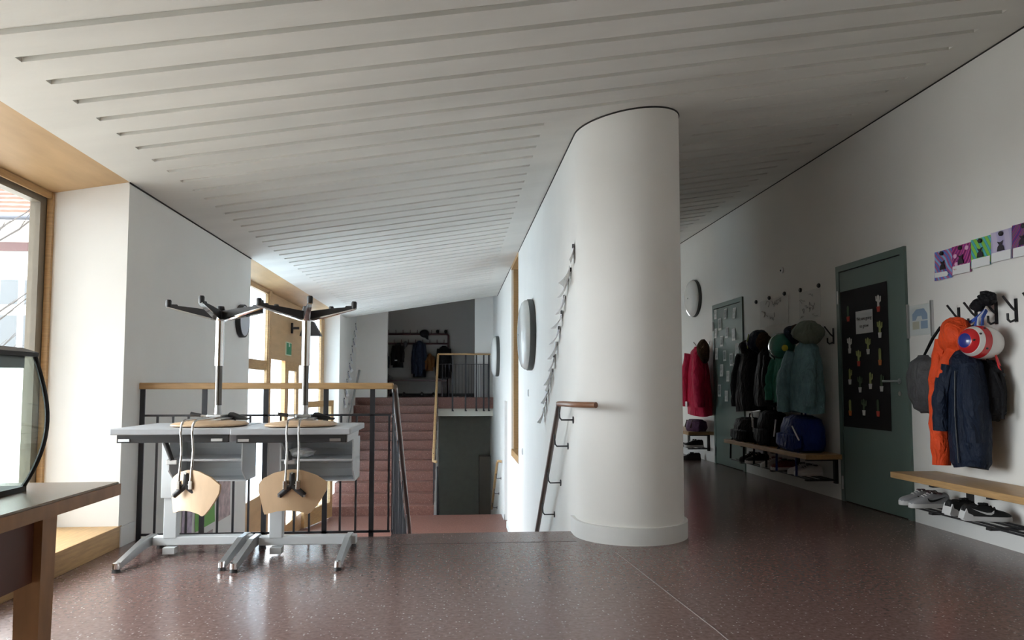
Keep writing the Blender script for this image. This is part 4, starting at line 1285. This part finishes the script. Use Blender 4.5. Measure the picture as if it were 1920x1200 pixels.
for k, (dx, dz) in enumerate(((0.04, 0.07), (0.075, 0.055), (0.095, 0.03), (0.0, 0.075), (-0.03, 0.05))):
    MB().tube([(dx * 0.5, -0.01, dz * 0.4), (dx, -0.015, dz)], [0.019, 0.014], 10).build('finger', BLACK, t, 60)

# middle bench ---------------------------------------------------
t = hang('black_coat', 'long black coat hanging beside the far green door', 'coat', 8.16, 1.47, 0.14)
body(BLACK, [(0.05, 0.06, 0.05), (-0.03, 0.16, 0.09), (-0.30, 0.25, 0.13), (-0.55, 0.29, 0.14), (-0.71, 0.29, 0.13)], 21, 6, 0.05, 0.13, name='body', parent=t)
sleeve(BLACK, [(-0.16, -0.03, -0.05), (-0.25, -0.07, -0.35), (-0.26, -0.07, -0.66)], [0.07, 0.075, 0.06], t, seed=3)
lump(BLACK, (0, -0.03, 0.02), 0.14, 0.09, 0.10, t, 'collar', 9)
t = hang('black_coat', 'second black coat hanging right of the first, below the navy hood', 'coat', 7.64, 1.42, 0.16)
body(BLACK, [(0.05, 0.06, 0.05), (-0.03, 0.15, 0.09), (-0.30, 0.22, 0.12), (-0.45, 0.24, 0.13), (-0.58, 0.23, 0.12)], 25, 6, 0.05, 0.15, name='body', parent=t)
sleeve(BLACK, [(0.13, -0.03, -0.05), (0.17, -0.08, -0.30), (0.17, -0.06, -0.54)], [0.07, 0.07, 0.055], t, seed=4)
t = hang('navy_hood_jacket', 'dark navy hood with a yellow-green stripe above the black coats', 'jacket', 7.92, 1.56, 0.12)
lump(NAVY, (0, -0.02, 0.0), 0.16, 0.11, 0.13, t, 'hood', 6, 0.12)
MB().tube([(-0.02, -0.125, 0.08), (-0.05, -0.135, 0.0), (-0.07, -0.12, -0.08)], 0.012, 6, sx=0.4).build('stripe', mat('lime_trim', (0.20, 0.24, 0.03), 0.7), t)
lump(FUR, (0.17, -0.03, -0.03), 0.09, 0.08, 0.12, t, 'fur_trim', 12, 0.15)
t = hang('red_scarf', 'dark red cloth peeking out left of the black coats', 'scarf', 8.48, 1.28, 0.12)
lump(RED, (0, -0.02, 0), 0.07, 0.05, 0.11, t, 'fold', 2)
lump(RED, (0.03, -0.01, -0.10), 0.05, 0.04, 0.08, t, 'fold', 3)
t = hang('green_jacket', 'green-teal jacket hanging below the green helmet', 'jacket', 7.25, 1.40, 0.14)
body(GREENT, [(0.02, 0.06, 0.05), (-0.05, 0.15, 0.09), (-0.25, 0.19, 0.11), (-0.52, 0.20, 0.11)], 31, 5, 0.05, 0.13, name='body', parent=t)
sleeve(GREENT, [(-0.13, -0.04, -0.08), (-0.19, -0.09, -0.30), (-0.18, -0.10, -0.50)], [0.065, 0.065, 0.05], t, seed=8)
sleeve(NAVY, [(-0.20, 0.0, -0.05), (-0.26, -0.03, -0.30), (-0.26, -0.03, -0.52)], [0.06, 0.06, 0.05], t, name='dark_sleeve', seed=9)
t = hang('green_helmet', 'green child helmet with a yellow round sticker', 'helmet', 7.09, 1.46, 0.25)
HG = mat('helmet_green', (0.015, 0.17, 0.12), 0.25, coat=0.5)
lump(HG, (0, -0.01, 0), 0.17, 0.125, 0.135, t, 'shell', 1, 0.015)
MB().tube([(-0.165, 0.0, 0.06), (-0.15, -0.06, -0.03), (-0.09, -0.09, -0.10), (0.0, -0.10, -0.13)], 0.008, 8).build('rim', mat('rim_pale', (0.35, 0.45, 0.40), 0.4), t)
MB().ball((0.160, -0.050, -0.03), 0.012, 0.034, 0.034).build('sticker', mat('sticker_yellow', (0.85, 0.80, 0.08), 0.4), t, 60)
lump(NAVY, (0.10, 0.05, 0.10), 0.12, 0.08, 0.10, t, 'lining', 4)
t = hang('teal_jacket', 'pale teal jacket with sage hood at the right end of the middle bench', 'jacket', 6.68, 1.46, 0.20)
body(TEAL, [(0.03, 0.06, 0.05), (-0.05, 0.16, 0.09), (-0.25, 0.22, 0.12), (-0.50, 0.25, 0.13), (-0.66, 0.25, 0.12)], 37, 5, 0.055, 0.19, name='body', parent=t, lean=-0.03)
sleeve(TEAL, [(-0.12, -0.08, -0.08), (-0.20, -0.14, -0.35), (-0.22, -0.14, -0.66)], [0.07, 0.075, 0.062], t, seed=2)
sleeve(TEAL, [(0.15, -0.05, -0.08), (0.22, -0.10, -0.32), (0.22, -0.10, -0.60)], [0.07, 0.07, 0.055], t, seed=7)
lump(SAGE, (0.03, 0.0, 0.10), 0.19, 0.12, 0.12, t, 'hood', 5, 0.14)
lump(FUR, (-0.20, 0.02, 0.13), 0.07, 0.07, 0.08, t, 'fur_trim', 7, 0.15)


def backpack(label, Y, Z, m, w, h_, d, piping, X=0.19, seed=0):
    t = hang('backpack', label, 'backpack', Y, Z, X, 'school backpacks on the middle bench')
    body(m, [(h_, w * 0.5, d * 0.5), (h_ * 0.9, w * 0.88, d * 0.85), (h_ * 0.6, w, d), (h_ * 0.25, w * 1.02, d * 1.04), (0.02, w * 0.97, d * 0.95), (0.0, w * 0.85, d * 0.8)], seed, 4, 0.02, 0.16, name='sack', parent=t)
    pk = body(m, [(h_ * 0.5, w * 0.5, d * 0.2), (h_ * 0.45, w * 0.75, d * 0.28), (h_ * 0.15, w * 0.78, d * 0.3), (h_ * 0.05, w * 0.6, d * 0.2)], seed + 1, 4, 0.02, 0.2, name='front_pocket', parent=t)
    pk.location = (0, -d * 0.92, 0)
    MB().tube([(-0.04, 0.02, h_ - 0.01), (-0.035, 0.02, h_ + 0.04), (0.035, 0.02, h_ + 0.04), (0.04, 0.02, h_ - 0.01)], 0.009, 8).build('carry_loop', m, t)
    for pts in piping:
        MB().tube([(x * w, -d * (0.98 if abs(x) < 0.75 else 0.72) - dd, z * h_) for x, z, dd in pts], 0.008, 6).build('reflective_strip', REFL, t)
    for x in (-0.7, 0.55):
        MB().tube([(x * w, -d * 0.75, 0.03), (x * w - 0.01, -d * 0.98, -0.02), (x * w - 0.01, -d * 1.02, -0.22)], 0.012, 6, sx=0.35).build('hanging_strap', m, t)
    return t


backpack('black school backpack with grey piping in the middle of the bench', 7.50, 0.42, BLACK, 0.25, 0.37, 0.13, [[(-0.7, 0.5, .02), (-0.62, 0.95, .03), (0.3, 1.0, .04)], [(-0.6, 0.75, .02), (-0.9, 0.35, .02)]], seed=3)
backpack('royal blue school backpack with silver strips under the teal jacket', 6.84, 0.42, BLUE, 0.34, 0.345, 0.15, [[(-0.62, 0.85, .02), (-0.70, 0.35, .03)], [(0.40, 0.72, .02), (0.75, 0.35, .05)]], seed=6)
backpack('black sack at the left end of the middle bench', 8.10, 0.42, BLACK, 0.31, 0.27, 0.14, [], seed=9)

# far bench ------------------------------------------------------
t = hang('red_jacket', 'raspberry red jacket hanging behind the white column', 'jacket', 9.98, 1.56, 0.13)
body(RED, [(0.05, 0.07, 0.05), (-0.03, 0.20, 0.09), (-0.35, 0.30, 0.12), (-0.70, 0.34, 0.13), (-0.92, 0.34, 0.12)], 41, 6, 0.06, 0.12, name='body', parent=t)
sleeve(RED, [(0.18, -0.06, -0.05), (0.30, -0.11, -0.40), (0.32, -0.10, -0.80)], [0.08, 0.085, 0.065], t, seed=3)
sleeve(RED, [(-0.18, -0.06, -0.05), (-0.24, -0.11, -0.40), (-0.26, -0.10, -0.80)], [0.08, 0.08, 0.06], t, seed=5)
MB().box(-0.16, -0.08, -0.150, -0.130, -0.80, -0.73).build('reflector', REFL, t)
lump(FUR, (0.26, -0.02, -0.03), 0.11, 0.08, 0.17, t, 'fur_hood', 9, 0.12)
t = hang('purple_bag', 'dusky purple bag lying on the far bench', 'bag', 9.98, 0.42, 0.18)
body(PURPLE, [(0.16, 0.18, 0.08), (0.13, 0.24, 0.12), (0.05, 0.25, 0.13), (0.0, 0.22, 0.11)], 44, 5, 0.05, 0.16, name='sack', parent=t)
for k, x in enumerate((-0.12, 0.0, 0.12)):
    MB().tube([(x, -0.09, 0.15), (x + 0.01, -0.125, 0.05)], 0.008, 6).build('strap', FUR, t)

# ------------------------------------------------------------------ shoes
def shoe(label, loc, rz, up_m, sole_m, lining_m, lace_m, L=0.27, sport=True, logo=None, group=None, heel_spur=None, sw=0.034):
    t = thing('shoe', label, 'shoe', loc, rz, group)
    # local: toe towards +x, heel at 0
    st = [(0.0, 0.030), (0.02, 0.036), (0.07, 0.037), (0.13, 0.038), (0.19, 0.044), (0.23, 0.042), (0.26, 0.030), (0.272, 0.012)]
    st = [(x * L / 0.272, w_) for x, w_ in st]
    ol = [(x, -w_) for x, w_ in st] + [(x, w_) for x, w_ in st[::-1]]
    MB().loft([[(x, y * 0.94, 0.0) for x, y in ol], [(x, y * 1.04, 0.008) for x, y in ol], [(x, y * 1.02, sw * 0.8 + 0.004 * (1 if x < 0.05 else 0)) for x, y in ol], [(x * 0.985 + 0.002, y * 0.9, sw) for x, y in ol]]).build('sole', sole_m, t, 50)
    rings = []
    hs = [(0.004, 0.085), (0.02, 0.098), (0.05, 0.092), (0.09, 0.090), (0.12, 0.098), (0.15, 0.088), (0.19, 0.066), (0.23, 0.055), (0.255, 0.044), (0.268, 0.034)]
    for x, top in hs:
        x *= L / 0.272
        w_ = 0.035
        for i in range(len(st) - 1):
            if st[i][0] <= x <= st[i + 1][0]:
                f = (x - st[i][0]) / (st[i + 1][0] - st[i][0])
                w_ = st[i][1] + (st[i + 1][1] - st[i][1]) * f
        ring = []
        for j in range(13):
            a = PI * j / 12
            e = 0.65
            ring.append((x, -w_ * 0.97 * math.copysign(abs(math.cos(a)) ** e, math.cos(a)), sw - 0.006 + (top + 0.012 - sw) * math.sin(a) ** 0.8))
        rings.append(ring)
    u = MB().loft(rings).build('upper', up_m, t, 60)
    MB().lathe([(0.024, 0.0), (0.026, 0.007), (0.018, 0.012)], (0.062 * L / .272, 0, 0.090), seg=18).build('collar_opening', lining_m, t, 40)
    MB().box(0.095, 0.15, -0.013, 0.013, 0.098, 0.112, bev=0.004).build('tongue', lining_m, t)
    for k in range(4):
        x = 0.125 + 0.02 * k
        z = 0.112 - 0.009 * k
        MB().tube([(x, -0.022, z - 0.012), (x + 0.004, 0, z), (x, 0.022, z - 0.012)], 0.0035, 6).build('lace', lace_m, t)
    if logo:
        for s in (-1, 1):
            pts = [(0.055, 0.078), (0.075, 0.060), (0.11, 0.056), (0.15, 0.066), (0.20, 0.085)][::-1]
            # curved tick tapering to a point towards the heel
            q = [(0.175, 0.050), (0.150, 0.040), (0.125, 0.040), (0.105, 0.050), (0.06, 0.078), (0.105, 0.064), (0.125, 0.058), (0.150, 0.060)]
            q2 = [(0.04, 0.079), (0.095, 0.062), (0.125, 0.055), (0.148, 0.057), (0.163, 0.070), (0.160, 0.052), (0.145, 0.041), (0.122, 0.043), (0.09, 0.055)]
            MB().prism([(x * L / .272, z) for x, z in q2], 'y', s * 0.034, s * 0.0395).build('tick_mark', logo, u)
    if heel_spur:
        MB().prism([(-0.012, 0.01), (0.06, 0.01), (0.045, 0.04), (0.02, 0.05), (0.012, 0.078), (0.0, 0.05)], 'y', -0.039, 0.039).build('heel_counter', heel_spur, t)
    return t


SW = mat('sneaker_white', (0.62, 0.62, 0.62), 0.5)
SGY = mat('sneaker_grey', (0.30, 0.305, 0.32), 0.6, noise=0.08)
SBK = mat('sneaker_black', (0.010, 0.010, 0.011), 0.7)
SRD = mat('sneaker_red', (0.16, 0.02, 0.02), 0.6)
SLV = mat('sneaker_liner', (0.10, 0.06, 0.07), 0.8)
zr = 0.194
shoe('grey and white sneaker with a black tick, nearest on the right-hand rack', (3.49, 4.90, zr), PI - 0.02, SGY, SW, SLV, SW, 0.285, logo=BLACKC)
shoe('grey and white sneaker behind its twin with the black tick', (3.50, 5.02, zr), PI - 0.05, SGY, SW, SLV, SW, 0.285, logo=BLACKC)
shoe('black running shoe with grey sole beside the grey sneakers', (3.27, 4.60, zr), 0.05, SBK, SW, SBK, SBK, 0.27, heel_spur=SW)
shoe('black running shoe with white heel nearest the right picture edge', (3.25, 4.43, zr), -0.25, SBK, SW, SBK, SBK, 0.285, logo=SW, heel_spur=SW)
shoe('white sneaker right in the pair under the blue backpack', (3.52, 6.72, zr), PI, SW, SW, GREY, GREY, 0.27)
shoe('white sneaker left in the pair under the blue backpack', (3.52, 6.86, zr), PI, SW, SW, GREY, GREY, 0.27)
shoe('dark red shoe with pale sole on the middle rack', (3.50, 7.22, zr), PI + 0.1, SRD, SW, SBK, SBK, 0.27)
shoe('white-toed shoe left of the dark red shoe', (3.50, 7.42, zr), PI - 0.1, SW, SW, SRD, SRD, 0.27)
shoe('black shoe near the left end of the middle rack', (3.50, 7.85, zr), PI, SBK, SW, SBK, SW, 0.27)
shoe('leftmost black shoe on the middle rack beside the far door', (3.50, 8.05, zr), PI + 0.15, SBK, SBK, SBK, SW, 0.27)
shoe('dark shoe on the far rack under the red jacket', (3.50, 9.98, zr), PI, SBK, SW, SBK, SW, 0.27)
shoe('black shoe on the floor below the far bench', (3.50, 10.1, 0.0), PI, SBK, SBK, SBK, SBK, 0.27)

# ------------------------------------------------------------------ coat recess at the top of the stair
t = thing('coat_rack', 'dark red tube coat rack in the recess above the stair', 'coat rack', (0, 17.93, 0))
MB().tube([(-1.72, 0, 2.336), (-0.19, 0, 2.336), (-0.155, 0, 2.30), (-0.155, 0, ZU)], 0.027, 8).build('frame_tube', RUST, t, 40)
MB().tube([(-1.72, 0, 2.10), (-0.155, 0, 2.10)], 0.024, 8).build('frame_tube', RUST, t, 40)
for k in range(9):
    MB().tube([(-1.62 + 0.175 * k, -0.03, 2.32), (-1.62 + 0.175 * k, -0.05, 2.44)], 0.009, 6).build('peg', RUST, t)
    MB().tube([(-1.66 + 0.175 * k, -0.03, 2.09), (-1.66 + 0.175 * k, -0.05, 2.20)], 0.009, 6).build('peg', RUST, t)
t = thing('recess_bench', 'narrow dark red bench under the hanging coats in the recess', 'bench', (0, 17.9, ZU))
MB().box(-1.72, -0.19, -0.34, -0.035, 0.365, 0.405).build('seat_board', RUST, t)
for x in (-1.6, -0.30):
    MB().box(x - 0.02, x + 0.02, -0.30, -0.06, 0.0, 0.365).build('leg', RUST, t)
DK = [BLACK, NAVY]
def far_coat(label, X, ztop, L, w_, m, seed, extra=None):
    t = thing('hanging_coat', label, 'coat', (X, 17.78, ztop), 0, 'coats on the far rack')
    body(m, [(0.0, w_ * 0.3, 0.05), (-0.06, w_ * 0.7, 0.08), (-L * 0.45, w_ * 1.0, 0.10), (-L, w_ * 1.05, 0.09)], seed, 5, 0.06, 0.12, name='body', parent=t)
    sleeve(m, [(-w_ * 0.75, -0.04, -0.08), (-w_ * 1.0, -0.08, -L * 0.5), (-w_ * 1.0, -0.08, -L * 0.92)], [0.05, 0.055, 0.045], t, seed=seed)
    sleeve(m, [(w_ * 0.75, -0.04, -0.08), (w_ * 0.95, -0.08, -L * 0.45), (w_ * 0.95, -0.08, -L * 0.8)], [0.05, 0.055, 0.045], t, seed=seed + 1)
    return t
far_coat('black jacket with a small white patch on the far rack', -1.38, 2.11, 0.60, 0.12, BLACK, 51)
MB().box(-0.07, -0.01, -0.125, -0.11, -0.45, -0.42).build('white_patch', REFL, bpy.data.objects['hanging_coat'])
far_coat('long dark coat in the middle of the far rack', -0.86, 2.16, 0.88, 0.145, NAVY, 55)
far_coat('short brown coat behind the long dark one on the far rack', -0.61, 1.85, 0.42, 0.09, BROWN, 58)
far_coat('dark coat behind the steel railing on the far rack', -0.26, 2.04, 0.80, 0.16, BLACK, 61)
far_coat('dark coat half hidden at the left end of the far rack', -1.66, 1.85, 0.45, 0.035, NAVY, 64)
t = thing('peaked_cap', 'black peaked cap on the upper tube of the far rack', 'cap', (-0.74, 17.78, 2.34))
lump(BLACK, (0, 0, 0.0), 0.115, 0.09, 0.10, t, 'crown', 3, 0.04)
MB().prism([(-0.02, -0.04), (0.09, -0.03), (0.10, -0.16), (0.04, -0.13)], 'y', -0.06, 0.0).build('peak', BLACK, t)
t = thing('mitten', 'grey mitten hanging right of the white-patched jacket', 'glove', (-1.20, 17.78, 2.05))
lump(GREY, (0, 0, 0.03), 0.05, 0.03, 0.075, t, 'palm', 3, 0.04)
lump(GREY, (-0.04, 0, -0.05), 0.035, 0.03, 0.05, t, 'cuff', 5, 0.04)
for nm, X, z in (('left small dark cap perched on the far rack', -0.42, 2.40), ('right small dark cap perched on the far rack corner', -0.22, 2.40)):
    t = thing('knit_beanie', nm, 'cap', (X, 17.85, z))
    lump(BLACK, (0, 0, 0), 0.04, 0.04, 0.045, t, 'crown', 3, 0.05)
    MB().prism([(0.0, -0.02), (0.05, 0.06), (0.02, -0.04)], 'y', -0.02, 0.02).build('peak', BLACK, t)
t = thing('folded_bag', 'dark folded bag at the left end of the recess bench', 'bag', (-1.60, 17.75, ZU + 0.405))
lump(GREY, (0, 0, 0.05), 0.10, 0.08, 0.055, t, 'sack', 8, 0.08)
MB().tube([(-0.04, -0.02, 0.09), (0.0, -0.03, 0.13), (0.04, -0.02, 0.09)], 0.007, 6).build('carry_loop', GREY, t)
for nm, X, Y, m in (('black boot at the left under the recess bench', -1.42, 17.55, SBK), ('grey shoe beside the black boot under the recess bench', -1.20, 17.50, GREY), ('dark shoe in the middle under the recess bench', -0.78, 17.60, SBK), ('dark shoe at the right under the recess bench', -0.50, 17.60, SBK)):
    shoe(nm, (X, Y, ZU), -PI / 2, m, SBK, SBK, SBK, 0.25)

# ------------------------------------------------------------------ outside: ground, house, bare tree
S('ground', MB().box(-60, -2.96, -30, 60, -1.6, -1.45), mat('paving', (0.30, 0.29, 0.27), 0.9, noise=0.1, nscale=3))
# unseen overhang and outdoor wall, added to shade the window's sill and reveal
S('added_eaves', MB().box(-4.3, -2.9, -3.4, 4.8, 2.62, 2.80), PLASTER)
S('added_shade_wall', MB().box(-13.0, -2.94, -0.6, -0.2, -1.5, 7.0), mat('shade_wall_render', (0.37, 0.385, 0.40), 0.85))
CREAM = mat('house_render', (0.62, 0.60, 0.52), 0.85)
TIMB = mat('red_timber', (0.04, 0.013, 0.013), 0.7)
HX0, HX1, HY = -18.5, -9.3, 17.0
t = thing('half_timbered_house', 'house with tiled roof and red timber outside the left window', 'house', (0, HY, -0.14))
MB().box(HX0, HX1, 0.0, 9.0, -1.5, 4.95).build('house_wall', CREAM, t)
MB().box(HX0, HX1, -0.02, 0.0, -1.5, 4.12).build('white_render', mat('house_white', (0.74, 0.76, 0.74), 0.85), t)
MB().box(HX0, HX1, -0.06, 0.0, 4.24, 4.44).build('timber_beam', TIMB, t)
for x in (-9.58, -11.2, -12.8):
    MB().box(x, x + 0.16, -0.06, 0.0, 4.44, 4.95).build('timber_post', TIMB, t)
MB().tube([(HX0, -0.5, 4.92), (HX1 + 0.2, -0.5, 4.92)], 0.075, 10).build('gutter', mat('zinc', (0.05, 0.055, 0.07), 0.5, 0.3), t, 40)
TILE = mat('clay_tile', (0.085, 0.044, 0.030), 0.85, noise=0.25, nscale=9)
tm = MB()
for i in range(26):
    y0 = -0.45 + 0.17 * i
    z0 = 4.93 + 0.14 * i
    N = 60
    xs_ = [HX0 - 0.2 + (HX1 - HX0 + 0.5) * k / N for k in range(N + 1)]
    a = [tm.bm.verts.new((x, y0, z0 + 0.05 + 0.012 * (k % 2))) for k, x in enumerate(xs_)]
    b = [tm.bm.verts.new((x, y0 + 0.21, z0 + 0.165)) for x in xs_]
    c = [tm.bm.verts.new((x, y0, z0)) for x in xs_]
    for k in range(N):
        tm._poly((a[k], a[k + 1], b[k + 1], b[k]))
        tm._poly((c[k], c[k + 1], a[k + 1], a[k]))
tm.build('roof_tiles', TILE, t, kind='stuff')
WF = mat('house_window_white', (0.72, 0.74, 0.74), 0.5)
WP = mat('house_window_dark', (0.035, 0.042, 0.048), 0.5)
wf = None
for (x0, x1) in ((-10.18, -9.80), (-9.66, -9.46), (-11.2, -10.7)):
    for (z0, z1) in ((3.02, 3.58), (1.85, 2.78)):
        f_ = MB().box(x0 - 0.06, x1 + 0.06, -0.06, -0.02, z0 - 0.06, z1 + 0.06).build('house_window', WF, t)
        MB().box(x0, x1, -0.075, -0.06, z0, z1).build('pane', WP, f_)
t = thing('bare_tree', 'leafless small tree in front of the half-timbered house', 'tree', (-8.9, 13.2, -1.45))
BARK = mat('bark', (0.035, 0.03, 0.028), 0.9)
random.seed(12)
MB().tube([(0, 0, 0), (0.05, 0, 1.8), (0.0, 0.05, 3.6), (0.1, 0, 5.2)], [0.11, 0.09, 0.06, 0.02], 8).build('trunk', BARK, t, 60)
for k in range(13):
    z = 2.0 + 0.25 * k
    ang = random.uniform(-0.9, 0.9) if k % 3 else random.uniform(2.2, 4.0)
    L = random.uniform(1.0, 1.9)
    p = [(0.03, 0, z)]
    for j in range(1, 6):
        f = j / 5
        p.append((math.cos(ang) * L * f, math.sin(ang) * L * f, z + L * 0.85 * f ** 1.2 + random.uniform(-.05, .05)))
    b = MB().tube(p, [0.03 * (1 - 0.8 * j / 5) for j in range(6)], 6).build('branch', BARK, t)
    for j in (2, 3, 4):
        q = Vector(p[j])
        a2 = ang + random.choice((-0.8, 0.8))
        e = q + Vector((math.cos(a2) * 0.45, math.sin(a2) * 0.45, 0.35))
        MB().tube([q, e], [0.009, 0.004], 5).build('twig', BARK, b)
